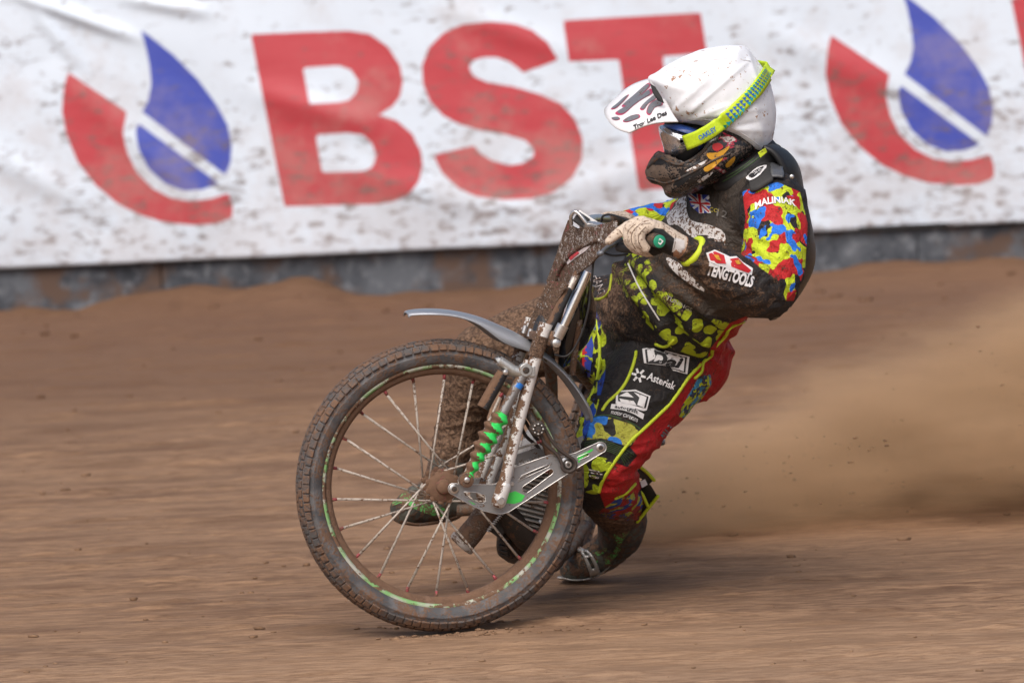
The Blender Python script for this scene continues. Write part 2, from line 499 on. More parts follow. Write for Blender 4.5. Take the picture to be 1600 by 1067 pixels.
# ---------------------------------------------------------------- printed banner
def Z1(l): return [(370+x/2.884, 20+y/2.884) for x, y in l]
def Z2(l): return [(80+x/3.1375, 30+y/3.1375) for x, y in l]
B_out = Z1([(62,100),(280,92),(500,85),(600,100),(680,155),(735,240),(748,310),(735,380),(700,425),(640,460),(720,485),(790,545),(830,625),(838,690),(820,760),(770,820),(700,850),(640,860),(430,866),(215,872)])
B_h1 = Z1([(298,250),(460,240),(515,260),(548,310),(540,360),(505,395),(460,404),(328,410)])
B_h2 = Z1([(355,550),(500,540),(570,550),(610,590),(628,640),(615,690),(580,710),(540,714),(385,718)])
S_out = Z1([(1450,215),(1400,135),(1330,80),(1250,52),(1140,42),(1020,55),(930,95),(865,160),(835,240),(838,320),(870,400),(930,465),(1010,505),(1100,530),(1220,550),(1300,575),(1340,615),(1335,650),(1290,678),(1230,686),(1150,665),(1100,635),(1068,598),(885,640),(925,720),(1000,790),(1080,825),(1200,840),(1330,835),(1430,805),(1510,745),(1555,660),(1558,570),(1525,480),(1460,410),(1370,370),(1250,335),(1130,315),(1070,290),(1045,250),(1060,220),(1110,203),(1170,203),(1230,225),(1265,250),(1290,273)])
T_out = [(880,33),(1095,21),(1105,84),(1035,89),(1065,293),(998,297),(967,94),(889,97)]
R_out = Z2([(80,262),(370,455),(352,560),(375,660),(420,750),(500,830),(590,875),(680,890),(780,880),(870,852),(890,910),(890,970),(820,1000),(700,1008),(560,995),(440,960),(330,905),(220,815),(130,700),(75,570),(52,450),(62,340)])
U_out = Z2([(435,50),(600,180),(720,300),(810,420),(865,520),(885,620),(880,700),(855,765),(445,455),(475,400),(490,320),(480,220),(460,130)])
L_out = Z2([(420,505),(825,805),(740,835),(650,840),(560,805),(480,735),(430,640),(415,560)])
def shift(poly, k):
    return [(105.5+1193*k+(x-105.5)*0.985**abs(k), 113.5-58*k+(y-113.5)*0.985**abs(k)) for x, y in poly]
bxs = np.arange(-5.2, 5.6, 0.011); bzs = np.arange(z_bot, 1.23, 0.011)
BX, BZ = np.meshgrid(bxs, bzs)
flatv = np.stack([BX.ravel(), np.full(BX.size, WALL_Y), BZ.ravel()], -1)
q = proj(flatv)
red = np.full(len(q), -1e3); blue = np.full(len(q), -1e3)
sub = (q[:, 0] > -1400) & (q[:, 0] < 3000)
for k in (-1, 0, 1):
    r_ = np.maximum(np.minimum(np.minimum(sdf(shift(B_out, k), q), -sdf(shift(B_h1, k), q)), -sdf(shift(B_h2, k), q)),
                    np.maximum(sdf(shift(S_out, k), q), np.maximum(sdf(shift(T_out, k), q), sdf(shift(R_out, k), q))))
    red = np.maximum(red, r_)
    blue = np.maximum(blue, np.maximum(sdf(shift(U_out, k), q), sdf(shift(L_out, k), q)))
# slack cloth: sag folds from the upper hem, puckers along the lower hem
u = BX.ravel(); v_ = (BZ.ravel()-z_bot)/(1.23-z_bot)
fold = 0.018*fbm(np.stack([u*0.9+v_*0.5, v_*1.1, 0*u], -1), 3)
fold += 0.010*np.abs(fbm(np.stack([u*1.6+v_*2.1, u*0.5-v_*1.2, 0*u+4], -1), 3))
qq = q
def crease(a, b, wd, am):
    a = np.array(a, float); b = np.array(b, float); e = b-a
    t = np.clip(((qq-a) @ e)/(e @ e), 0, 1); dd = np.linalg.norm(qq-a-t[:, None]*e, axis=1)
    return am*np.exp(-(dd/wd)**2)*np.sin(np.pi*np.clip(t, 0.02, 0.98))**0.6
for (a, b, wd, am) in [((10,-12),(215,62),9,0.026),((50,10),(130,110),10,0.016),((390,140),(600,200),22,0.014),((100,120),(330,330),20,0.010),
                       ((180,-4),(330,22),10,0.018),((520,260),(900,360),24,0.010),((690,10),(900,90),20,0.010),((1180,40),(1420,150),26,0.012),((1250,180),(800,330),24,0.010),((-40,230),(160,330),20,0.012)]:
    fold += crease(a, b, wd, am)
fold += 0.006*np.sin(u*9+2*fbm(np.stack([u, 0*u, 0*u], -1), 2))*np.exp(-(v_/0.10)**2)
lean = 0.07*v_**1.5
bv = flatv.copy(); bv[:, 1] = WALL_Y - fold + lean - 0.01
nbx, nbz = len(bxs), len(bzs)
ib = (np.arange(nbz-1)[:, None]*nbx + np.arange(nbx-1)[None]).ravel()
bf = np.stack([ib, ib+1, ib+nbx+1, ib+nbx], -1)
def banner_mat():
    s = NT("banner_vinyl")
    jr = s.math('MULTIPLY', s.math('SUBTRACT', s.noise(60, 3), 0.5), 1.2)
    r = s.ramp(s.math('ADD', s.attr("red"), jr), -1.2, 1.2); b = s.ramp(s.math('ADD', s.attr("blue"), jr), -1.2, 1.2)
    wh = s.mix(s.noise(3.5, 4, 0.6), (0.61, 0.70, 0.81), (0.69, 0.775, 0.88))
    rc = s.mix(s.noise(14, 5, 0.7, vec=s.co((0.6, 1, 3.0))), (0.44, 0.034, 0.050), (0.52, 0.080, 0.095))
    blc = s.mix(s.noise(14, 5, 0.7, vec=s.co((0.6, 1, 3.0))), (0.035, 0.06, 0.40), (0.08, 0.11, 0.46))
    c = s.mix(b, s.mix(r, wh, rc), blc)
    # flung dirt: sparse flecks, thicker towards the track
    sep = s.n("ShaderNodeSeparateXYZ"); s.put(sep.inputs[0], s.co())
    low = s.ramp(sep.outputs[2], 0.12, 1.0, 0.075, 0.0)
    sp = s.noise(30, 5, 0.7, vec=s.co((0.55, 1, 1.3)))
    big = s.noise(3.2, 3, 0.6, vec=s.co((0.8, 1, 1)))
    v = s.math('ADD', s.math('ADD', sp, low), s.math('MULTIPLY', s.math('SUBTRACT', big, 0.5), 0.22))
    c = s.mix(s.ramp(v, 0.565, 0.70, 0, 0.75), c, (0.15, 0.115, 0.11))
    film = s.ramp(s.math('ADD', s.noise(5, 5, 0.7), s.math('MULTIPLY', low, 2.0)), 0.50, 0.74, 0.0, 0.26)
    c = s.mix(film, c, (0.42, 0.33, 0.29))
    return s.fin(c, 0.42, 0.0, s.bump(s.noise(55, 4, 0.6), 0.15, 0.003))
banner = obj("advertising_banner", bv, bf, banner_mat())
attr(banner.data, "red", red); attr(banner.data, "blue", blue)
tag(banner, "white vinyl banner with red BST letters and red and blue drop logos", "banner")
so = banner.modifiers.new("thick", 'SOLIDIFY'); so.thickness = 0.003; so.offset = -1
# ================================================================== MOTORCYCLE
FW = P(688, 758, 0.0)                                   # front axle centre
_d = ray(688, 758)
AX = (-_d + rt*0.20 - upv*0.09).normalized()            # axle direction, towards the viewer
EX = (rt - AX*rt.dot(AX)).normalized()                  # in-plane, to the picture's right
EZ = AX.cross(EX); EZ = EZ if EZ.z > 0 else -EZ
def W(px, py, off=0.0):
    """point of the front wheel's plane seen at a pixel, moved off metres along the axle"""
    d = ray(px, py); t = (FW - CAM).dot(AX)/d.dot(AX)
    return CAM + d*t + AX*off
def smat(name, col, rough=0.5, metal=0.0, **kw):
    s = NT(name)
    f = s.noise(180, 4, 0.6)
    return s.fin(s.mix(s.ramp(f, 0.3, 0.7, 0.0, 0.35), col, tuple(c*0.55 for c in col)), s.math('ADD', rough-0.1, s.math('MULTIPLY', f, 0.2)), metal, None, **kw)
def faced(name, base, rough, metal, d, bias=0.0, k=0.9, scale=55, mud=MUD, jag=0.9):
    """paint with mud caked on the sides that face direction d (where the front wheel throws it)"""
    s = NT(name)
    g = s.n("ShaderNodeNewGeometry"); dt = s.n("ShaderNodeVectorMath", operation='DOT_PRODUCT')
    s.put(dt.inputs[0], g.outputs["Normal"]); dt.inputs[1].default_value = Vector(d).normalized()
    v = s.math('ADD', s.math('MULTIPLY', dt.outputs["Value"], k), s.math('MULTIPLY', s.math('SUBTRACT', s.noise(scale, 5, 0.65), 0.5), jag*2.6))
    v = s.math('ADD', v, s.math('MULTIPLY', s.math('SUBTRACT', s.noise(scale*4.5, 3, 0.6), 0.5), 1.0))
    mk = s.ramp(v, -bias, 0.12-bias)
    mc = s.mix(s.noise(90, 4, 0.6), tuple(c*0.5 for c in mud), tuple(c*1.25 for c in mud))
    h = s.math('ADD', mk, s.math('MULTIPLY', s.noise(330, 4, 0.65), 0.6))
    return s.fin(s.mix(mk, base, mc), s.mixf(mk, rough, 0.92), s.mixf(mk, metal, 0.0), s.bump(h, 0.55, 0.004))
LEFT = -rt*0.95 - fwd*0.15 + upv*0.1
M_TYRE = muddy("tyre_rubber", (0.062, 0.064, 0.070), 0.62, cover=0.66, scale=26, fine=170, bumps=0.35, base2=(0.115, 0.115, 0.12), soft=0.16)
M_KNOB = muddy("tyre_knob", (0.07, 0.066, 0.066), 0.75, cover=0.78, scale=18, fine=90, bumps=0.4, soft=0.2)
M_RIM = muddy("rim_green", (0.20, 0.40, 0.15), 0.4, cover=0.56, scale=14, fine=110, base2=(0.42, 0.42, 0.37), bumps=0.3)
M_RIMBED = muddy("rim_bed_mud", (0.17, 0.10, 0.065), 0.85, cover=0.7, scale=30)
M_SPOKE = muddy("spoke_steel", (0.46, 0.41, 0.36), 0.6, 0.1, cover=0.42, scale=120)
M_NIP = muddy("nipple_red", (0.32, 0.06, 0.07), 0.5, 0.2, cover=0.52, scale=120)
M_HUB = muddy("hub_red", (0.26, 0.075, 0.075), 0.5, 0.1, cover=0.86, scale=60, fine=160)
M_FORK = faced("fork_white", (0.66, 0.65, 0.64), 0.35, 0.2, LEFT, bias=-0.12, k=0.5, scale=75, jag=1.15)
M_ALU = faced("plate_alloy", (0.27, 0.27, 0.275), 0.42, 0.6, LEFT+upv*0.3, bias=-0.22, k=0.5, scale=60, jag=0.8)
M_ALUC = smat("bright_alloy", (0.62, 0.61, 0.60), 0.3, 0.85)
M_GREEN = faced("gaiter_green", (0.03, 0.62, 0.11), 0.45, 0.0, LEFT-upv*0.1, bias=0.06, k=1.0, scale=45, jag=0.42)
M_GRNP = NT("green_paint").fin((0.05, 0.55, 0.08), 0.45)
M_CHROME = smat("nickel_plate", (0.72, 0.70, 0.67), 0.16, 1.0)
M_BLACK = smat("black_plastic", (0.018, 0.018, 0.020), 0.45)
M_BLK_M = muddy("black_muddy", (0.02, 0.02, 0.022), 0.5, cover=0.36, scale=60)
M_GREY = faced("mudguard_grey", (0.33, 0.35, 0.385), 0.30, 0.5, upv*-1, bias=-0.62, k=0.2, scale=90, jag=0.6)
def cowl_mat():
    s = NT("cowl_mud")
    gr = s.voro(330); n1 = s.noise(70, 5, 0.65); n2 = s.noise(260, 3, 0.6)
    sep = s.n("ShaderNodeSeparateXYZ"); s.put(sep.inputs[0], s.co())
    v = s.math('ADD', s.math('ADD', s.math('MULTIPLY', n1, 0.45), s.math('MULTIPLY', n2, 0.55)), s.ramp(sep.outputs[2], 0.55, 0.95, -0.05, 0.045))
    sp = s.ramp(v, 0.575, 0.60)
    mc = s.mix(s.ramp(s.noise(160, 5, 0.7), 0.36, 0.64), (0.075, 0.044, 0.028), (0.205, 0.125, 0.080))
    pc = s.mix(s.ramp(s.noise(22, 2), 0.56, 0.6), (0.66, 0.63, 0.61), (0.45, 0.06, 0.08))
    h = s.math('SUBTRACT', s.math('ADD', s.math('MULTIPLY', gr, 0.9), s.noise(120, 4, 0.65)), s.math('MULTIPLY', sp, 0.8))
    return s.fin(s.mix(sp, mc, pc), s.mixf(sp, 0.93, 0.45), 0.0, s.bump(h, 0.9, 0.006))
M_COWL = cowl_mat()
M_MUDPIPE = muddy("mud_caked", (0.26, 0.20, 0.16), 0.8, cover=0.72, scale=45, fine=300, bumps=1.0)
M_ENGINE = muddy("engine_alloy", (0.52, 0.50, 0.47), 0.55, 0.1, cover=0.40, scale=40)
M_DARK = muddy("dark_casing", (0.05, 0.042, 0.037), 0.6, 0.2, cover=0.42, scale=50)
M_TANK = smat("tank_black", (0.02, 0.02, 0.022), 0.12, 0.3, **{"Coat Weight": 0.6})
M_BAND = smat("rubber_band", (0.05, 0.036, 0.03), 0.7)
M_BLUE = NT("sticker_blue").fin((0.02, 0.18, 0.60), 0.4)

bike = thing("speedway_motorcycle", P(690, 988, 0.0), "mud caked speedway motorcycle sliding with its front wheel on opposite lock", "motorcycle")
def part(name, parent=bike):
    o = bpy.data.objects.new(name, None); o.empty_display_size = 0.05
    COL.objects.link(o); attach(o, parent); return o

# ---------------------------------------------------------------- front wheel
PXW = (FW - CAM).length/F
RT = 229*PXW
fwheel = part("front_wheel")
def wheel_pt(c, ax, ex, ez, r, a, h): return c + (ex*math.cos(a) + ez*math.sin(a))*r + ax*h
def make_tyre(name, c, ax, ex, ez, R, wid, parent, knobs, rows, knh):
    mb = MB()
    rr = R - knh
    prof = [(-0.62*wid, 0.835), (-0.86*wid, 0.865), (-1.0*wid, 0.905), (-1.01*wid, 0.915), (-0.965*wid, 0.918), (-0.97*wid, 0.945), (-0.80*wid, 0.978), (-0.45*wid, 0.995), (0, 1.0),
            (0.45*wid, 0.995), (0.80*wid, 0.978), (0.97*wid, 0.945), (0.965*wid, 0.918), (1.01*wid, 0.915), (1.0*wid, 0.905), (0.86*wid, 0.865), (0.62*wid, 0.835)]
    mb.lathe(c, ax, [(h, r*rr) for h, r in prof], 128, ref=ex, closed=True)
    tyre = mb.build(name, M_TYRE, parent)
    kb = MB()
    for i in range(knobs):
        a0 = 2*math.pi*i/knobs
        for j, (hp, rp, tilt, wn) in enumerate(rows):
            a = a0 + (math.pi/knobs if j % 2 else 0)
            g = np.random.default_rng(i*7+j); s_ = 0.9+0.2*g.random()
            rad = ex*math.cos(a) + ez*math.sin(a); tan = -ex*math.sin(a) + ez*math.cos(a)
            nn = (rad*math.cos(tilt) + ax*math.sin(tilt)).normalized(); sd = tan.cross(nn)
            kb.box(c + rad*(rp*rr) + ax*(hp*wid) + nn*(knh*0.3), tan, sd, nn, 2*math.pi*R/knobs*0.40*s_, wn*wid*s_, knh*0.75)
    kb.build("tread", M_KNOB, parent, smooth=False, bevel=0.0012, bseg=1)
    return tyre
rows = [(-0.92, 0.958, -0.95, 0.20), (-0.5, 0.990, -0.35, 0.20), (0.0, 1.0, 0.0, 0.20), (0.5, 0.990, 0.35, 0.20), (0.92, 0.958, 0.95, 0.22)]
make_tyre("tyre", FW, AX, EX, EZ, RT, 0.037, fwheel, 96, rows, 0.0038)
r1 = 191*PXW
mb = MB(); mb.lathe(FW, AX, [(-0.024, r1+0.006), (-0.025, r1-0.004), (-0.022, r1-0.010), (-0.019, r1-0.006), (-0.018, r1+0.006)], 128, ref=EX, closed=True)
mb.lathe(FW, AX, [(0.024, r1+0.006), (0.025, r1-0.004), (0.022, r1-0.010), (0.019, r1-0.006), (0.018, r1+0.006)], 128, ref=EX, closed=True)
mb.build("rim", M_RIM, fwheel)
rb = 174*PXW
mb = MB(); mb.lathe(FW, AX, [(-0.021, r1-0.006), (-0.017, rb+0.008), (-0.010, rb), (0.010, rb), (0.017, rb+0.008), (0.021, r1-0.006), (0.021, r1+0.003), (-0.021, r1+0.003)], 128, ref=EX, closed=True)
mb.build("rim_bed", M_RIMBED, fwheel)
rh = 25*PXW
mb = MB()
mb.lathe(FW, AX, [(-0.050, 0.010), (-0.046, 0.016), (-0.036, 0.018), (-0.034, rh*0.9), (-0.030, rh), (-0.026, rh), (-0.022, 0.022), (0.0, 0.019), (0.022, 0.022), (0.026, rh), (0.030, rh), (0.034, rh*0.9), (0.036, 0.018), (0.046, 0.016), (0.050, 0.010)], 36, ref=EX)
for i in range(11):                                     # lobed spoke flange
    a = 2*math.pi*i/11
    for h in (-0.028, 0.028):
        mb.lathe(wheel_pt(FW, AX, EX, EZ, rh*0.96, a, h), AX, [(-0.005, 0.005), (-0.004, 0.0068), (0.004, 0.0068), (0.005, 0.005)], 10)
mb.build("hub", M_HUB, fwheel, auto=40)
for i in range(22):
    a = math.radians(6.3 + 180 + 360/22*i)
    sd = 1 if i % 2 == 0 else -1
    dr = 1 if (i//2) % 2 == 0 else -1
    p0 = wheel_pt(FW, AX, EX, EZ, rh*0.97, a + dr*math.radians(62), sd*0.028)
    p1 = wheel_pt(FW, AX, EX, EZ, rb-0.012, a, sd*0.006)
    p2 = wheel_pt(FW, AX, EX, EZ, rb+0.004, a, sd*0.005)
    mb = MB(); mb.tube([p0, p0.lerp(p1, 0.5), p1], [0.0024, 0.0026, 0.0032], 8)
    sp = mb.build("spoke", M_SPOKE, fwheel)
    mb = MB(); mb.tube([p1, p1.lerp(p2, 0.5), p2], [0.0034, 0.0042, 0.0044], 8)
    mb.build("spoke_nipple", M_NIP, fwheel)

# ---------------------------------------------------------------- plates with slots
def plate(name, outer, holes, off, th, mat, parent, bev=0.0009):
    bm = bmesh.new(); edges = []
    for loop in [outer]+holes:
        vs_ = [bm.verts.new(W(x, y, off)) for x, y in loop]
        edges += [bm.edges.new((vs_[i], vs_[(i+1) % len(vs_)])) for i in range(len(vs_))]
    bmesh.ops.triangle_fill(bm, use_beauty=True, use_dissolve=False, edges=edges)
    r = bmesh.ops.extrude_face_region(bm, geom=list(bm.faces))
    bmesh.ops.translate(bm, verts=[e for e in r['geom'] if isinstance(e, bmesh.types.BMVert)], vec=AX*th)
    bmesh.ops.recalc_face_normals(bm, faces=bm.faces)
    ed = [e for e in bm.edges if len(e.link_faces) == 2 and e.calc_face_angle(0) > math.radians(60)]
    bmesh.ops.bevel(bm, geom=ed, offset=bev, segments=2, profile=0.6, affect='EDGES', clamp_overlap=True)
    me = bpy.data.meshes.new(name); bm.to_mesh(me); bm.free()
    return link_mesh(name, me, mat, parent, smooth=False)
def Z5(l): return [(600+x/3.953, 680+y/3.953) for x, y in l]
def Z4(l): return [(640+x/4.447, 520+y/4.447) for x, y in l]
def arc(cx_, cy_, r, a0, a1, n=7):
    return [(cx_+r*math.cos(math.radians(a0+(a1-a0)*i/n)), cy_+r*math.sin(math.radians(a0+(a1-a0)*i/n))) for i in range(n+1)]
def slot(x0, y0, x1, y1, r0, r1=None, n=6):
    r1 = r1 or r0
    a = math.degrees(math.atan2(y1-y0, x1-x0))
    return arc(x1, y1, r1, a-90, a+90, n) + arc(x0, y0, r0, a+90, a+270, n)
link_out = (arc(697, 758, 9, 100, 250) + Z5([(440,280),(540,283),(625,284)]) + Z5([(715,255),(745,225),(752,178),(980,98),(1050,112),(1130,88)])
            + arc(925, 694, 9, 235, 400) + Z5([(1085,214),(900,335),(725,448),(690,460),(645,462),(560,442),(470,398)]))
link_holes = [Z5([(445,327),(520,330),(575,345),(580,385),(560,398),(540,396),(450,352)]),
              slot(*Z5([(826,310)])[0], *Z5([(978,203)])[0], 6.2, 4.6), Z5([(775,262),(800,226),(920,176),(985,150),(962,176),(850,226)]),
              slot(*Z5([(1150,122)])[0], *Z5([(1205,98)])[0], 2.6)]
def fork_side(sg):
    near = sg > 0
    f = part("fork_link")
    o0 = 0.088*sg
    plate("link_plate", link_out, link_holes, o0 - (0.0 if near else 0.006), 0.006, M_ALU, f)
    if near:
        for lp in [link_out]+link_holes:
            mb = MB(); mb.tube([W(x, y, o0+0.0065) for x, y in lp], 0.0013, 6, closed=True); mb.build("plate_edge", M_ALUC, f)
    for (x, y, r, m, h) in [(697,758,7.5,M_ALUC,0.010),(697,758,4.2,M_DARK,0.014),(874,720,12,M_ALUC,0.009),(874,720,8.6,M_DARK,0.012),(874,720,5.5,M_ALUC,0.015),(874,720,2.6,M_DARK,0.018),
                      (925,694,6.5,M_ALUC,0.009),(925,694,3.6,M_DARK,0.012),(787,750,3.6,M_ALUC,0.010)]:
        mb = MB(); mb.lathe(W(x, y, o0), AX*sg, [(0.002, r*PXW*0.98), (h-0.001, r*PXW), (h, r*PXW*0.85)], 24)
        mb.build("bolt", m, f, auto=35)
    return f
lk = fork_side(1); fork_side(-1)
# green paint patches printed on the near plate
for poly in [Z5([(705,340),(760,322),(820,350),(800,385),(752,400),(700,395)]), Z5([(470,380),(520,405),(500,402)]), Z5([(1140,110),(1235,62),(1238,72),(1180,110),(1150,150)])]:
    plate("paint_patch", poly, [], 0.0941, 0.0006, M_GRNP, lk, bev=0.0001)
# fork legs
def leg_tube(o, m):
    f = part("fork_leg")
    mb = MB(); mb.tube([W(838,500,o), W(824,543,o), W(795,655,o), W(768,768,o)], [0.0165, 0.0150, 0.0140, 0.0140], 20)
    mb.build("tube", m, f, auto=60)
    mb = MB(); mb.tube([W(772,752,o), W(764,778,o)], [0.0175, 0.0175], 20, roundcap=0.8); mb.build("lower_clamp", M_FORK, f)
    mb = MB(); mb.lathe(W(765,775,o), AX, [(-0.016, 0.010), (0.020, 0.010), (0.022, 0.008)] if o > 0 else [(-0.022, 0.008), (-0.02, 0.010), (0.016, 0.010)], 18); mb.build("bolt", M_ALUC, f, auto=35)
    mb = MB(); mb.tube([W(831,520,o), W(821,552,o)], [0.0185, 0.0175], 20); mb.build("collar", M_COWL, f, auto=50)
leg_tube(0.112, M_FORK); leg_tube(-0.070, M_FORK)
# rear brace tubes beside each leg
for o in (0.052, -0.052):
    mb = MB(); mb.tube([W(818,560,o), W(786,680,o), W(757,748,o)], [0.011, 0.010, 0.011], 14)
    mb.build("fork_brace", M_FORK, bike, auto=60)
# shock absorbers
def shock(o):
    f = part("shock_absorber")
    ax_pts = Z4([(705,250),(690,330),(560,540)]); 
    mb = MB(); mb.tube([W(*Z4([(712,262)])[0], o), W(*Z4([(575,530)])[0], o)], [0.0125, 0.0125], 20); mb.build("damper_body", M_ALU, f, auto=50)
    mb = MB(); mb.tube([W(*Z4([(688,318)])[0], o), W(*Z4([(668,352)])[0], o)], [0.0129, 0.0129], 20, caps=False); mb.build("sticker", M_BLUE, f)
    pts, rad = [], []
    A = np.array(Z4([(575,530)])[0]); B = np.array(Z4([(335,965)])[0])
    for i in range(61):
        t = i/60
        c = A + (B-A)*t + np.array([3*math.sin(math.pi*t)*-1, 0])
        pts.append(W(c[0], c[1], o)); ph = 0.5-0.5*math.cos(2*math.pi*6.5*t)
        env = 0.62+0.38*math.sin(math.pi*min(1, t*1.15+0.12))
        rad.append((0.0165+0.0105*ph)*env*(1.0 if t < 0.93 else 0.9))
    mb = MB(); mb.tube(pts, rad, 24); mb.build("gaiter", M_GREEN, f)
    # reservoir
    mb = MB(); mb.tube([W(*Z4([(575,250)])[0], o), W(*Z4([(545,300)])[0], o), W(*Z4([(437,492)])[0], o)], [0.0135, 0.0150, 0.0150], 20); mb.build("reservoir", M_MUDRES, f, auto=50)
    mb = MB(); mb.tube([W(*Z4([(548,165)])[0], o), W(*Z4([(545,190)])[0], o)][:1] + [W(*Z4([(640,232)])[0], o), W(*Z4([(735,262)])[0], o)], [0.0118, 0.0135, 0.0125], 20); mb.build("bridge", M_ALUC2, f, auto=50)
    mb = MB(); mb.tube([W(*Z4([(560,165)])[0], o), W(*Z4([(535,178)])[0], o)], [0.0090, 0.0120], 16); mb.build("bridge_cap", M_ALUC2, f, auto=50)
    mb = MB(); mb.lathe(W(*Z4([(727,230)])[0], o), AX, [(-0.014, 0.0150), (0.012, 0.0160), (0.014, 0.0140)], 24); mb.build("mount_eye", M_ALUC2, f, auto=40)
    mb = MB(); mb.lathe(W(*Z4([(727,230)])[0], o), AX, [(0.0, 0.008), (0.017, 0.008), (0.018, 0.006)], 12); mb.build("bolt", M_DARK, f, auto=40)
    mb = MB(); mb.box((W(*Z4([(765,240)])[0], o)), EX, EZ, AX, 0.010, 0.013, 0.010); mb.build("bracket", M_ALUC2, f, smooth=False, bevel=0.003)
    mb = MB(); mb.lathe(W(*Z4([(320,990)])[0], o), AX, [(-0.014, 0.016), (0.012, 0.017), (0.014, 0.014)], 20); mb.build("lower_eye", M_MUDPIPE, f, auto=50)
    mb = MB(); mb.lathe(W(*Z4([(318,986)])[0], o), AX, [(0.0, 0.0065), (0.018, 0.0065), (0.019, 0.005)], 14); mb.build("bolt", M_ALUC, f, auto=40)
    mb = MB(); mb.lathe(W(*Z4([(585,245)])[0], o), AX, [(0.010, 0.007), (0.018, 0.006), (0.019, 0.004)], 10); mb.build("valve", M_ALUC, f, auto=40)
M_MUDRES = faced("reservoir_black", (0.02, 0.021, 0.025), 0.4, 0.0, LEFT, bias=0.12, k=1.0, scale=60, jag=0.4)
M_ALUC2 = faced("clamp_alloy", (0.50, 0.51, 0.50), 0.32, 0.75, LEFT-upv*0.2, bias=-0.55, k=0.7, scale=50, jag=0.7)
shock(0.122)
# suspension rubber bands on their knobs
for o in (0.112, -0.112):
    f = part("elastic_band")
    k1, k2 = (825, 664), (874, 720)
    mb = MB(); mb.lathe(W(*k1, o), AX, [(-0.020, 0.008), (-0.006, 0.009), (-0.006, 0.0165), (0.006, 0.0165), (0.008, 0.013), (0.006, 0.008), (0.010, 0.007)], 28); mb.build("knob", M_DARK, f, auto=35)
    mb = MB()
    for i in range(8):
        a = 2*math.pi*i/8
        mb.lathe(W(*k1, o)+(EX*math.cos(a)+EZ*math.sin(a))*0.0115, AX, [(0.002, 0.0024), (0.0085, 0.0024)], 8)
    mb.build("knob_studs", M_ALUC, f)
    loop = arc(*k1, 10, 60, 320, 9) + [(852,689),(868,703)] + arc(*k2, 11, -60, 190, 8) + [(856,704),(838,688)]
    mb = MB(); mb.tube([W(x, y, o-0.006) for x, y in spline(loop, 4, True)], 0.0042, 8, closed=True); mb.build("band", M_BAND, f)
    mb = MB(); mb.tube([W(812,640,0.09*np.sign(o)), W(*k1, o)], [0.010, 0.008], 12); mb.build("stay", M_DARK, f)

# ---------------------------------------------------------------- front mudguard: a strip rolled round the wheel
def guard():
    prof = [(22, 262), (26, 264), (40, 264), (53, 264), (62, 265), (70, 266), (76, 269), (83, 272), (90, 275), (100, 278.5), (101.5, 276)]
    pr = spline(prof, 5)
    V, Fc = [], []
    m = 13
    for (a, r) in pr:
        t = (a-22)/(101.5-22)
        hw = 0.056*(1.0 if 0.07 < t < 0.9 else (0.45+0.55*(t/0.07) if t <= 0.07 else 0.55+0.45*(1-(t-0.9)/0.1)))
        flare = math.exp(-((a-66)/11.0)**2)
        for j in range(m):
            s_ = -1+2*j/(m-1)
            drop = 0.006*s_*s_ + 0.010*max(0, abs(s_)-0.75)/0.25*(0.4+2.4*flare)
            V.append(wheel_pt(FW, AX, EX, EZ, r*PXW-drop, math.radians(a), s_*hw))
    n = len(pr)
    for i in range(n-1):
        for j in range(m-1):
            Fc.append((i*m+j, i*m+j+1, (i+1)*m+j+1, (i+1)*m+j))
    o = obj("front_mudguard", V, Fc, M_GREY, bike)
    q_ = o.modifiers.new("t", 'SOLIDIFY'); q_.thickness = 0.0025; q_.offset = 0
guard()
for (x, y, o) in [(822,520,0.045), (817,516,0.02)]:
    mb = MB(); mb.lathe(W(x, y, o), EZ+EX*0.3, [(-0.006, 0.006), (0.012, 0.006), (0.013, 0.004)], 8); mb.build("guard_bolt", M_ALUC, bike, auto=40)

# ---------------------------------------------------------------- cowl (dirt deflector) in front of the bars
def Z3(l): return [(620+x/3.745, 320+y/3.745) for x, y in l]
def yu(px): return 0.11-(px-880)*0.0041
def yl(px): return 0.03-(px-845)*0.0020
def cowl_panel(name, poly, yf, parent, th=0.005):
    pts = [P(x, y, yf(x)) for x, y in poly]
    nrm = (pts[len(pts)//3]-pts[0]).cross(pts[2*len(pts)//3]-pts[0]).normalized()
    if nrm.y > 0: nrm = -nrm
    bm = bmesh.new()
    vs_ = [bm.verts.new(p) for p in pts]
    ed = [bm.edges.new((vs_[i], vs_[(i+1) % len(vs_)])) for i in range(len(vs_))]
    bmesh.ops.triangle_fill(bm, use_beauty=True, edges=ed)
    r = bmesh.ops.extrude_face_region(bm, geom=list(bm.faces))
    bmesh.ops.translate(bm, verts=[e for e in r['geom'] if isinstance(e, bmesh.types.BMVert)], vec=nrm*th)
    bmesh.ops.recalc_face_normals(bm, faces=bm.faces)
    e2 = [e for e in bm.edges if len(e.link_faces) == 2 and e.calc_face_angle(0) > math.radians(60)]
    bmesh.ops.bevel(bm, geom=e2, offset=0.0015, segments=2, profile=0.6, affect='EDGES', clamp_overlap=True)
    me = bpy.data.meshes.new(name); bm.to_mesh(me); bm.free()
    return link_mesh(name, me, M_COWL, parent, smooth=False), nrm
cowl = part("front_cowl")
up_poly = Z3([(1012,88),(1030,120),(1062,138),(1130,132),(1210,112),(1292,92),(1296,150),(1270,200),(1232,258),(1185,305),(1140,350),(1075,400),(1010,450),(960,446),(895,462),(885,445),(915,370),(950,270),(985,160)])
_, cn = cowl_panel("upper_panel", up_poly, yu, cowl)
lo_poly = Z3([(892,450),(985,446),(1010,470),(985,500),(930,600),(860,760),(840,815),(790,805),(775,780),(772,720),(800,640),(850,530)])
cowl_panel("lower_panel", lo_poly, yl, cowl)
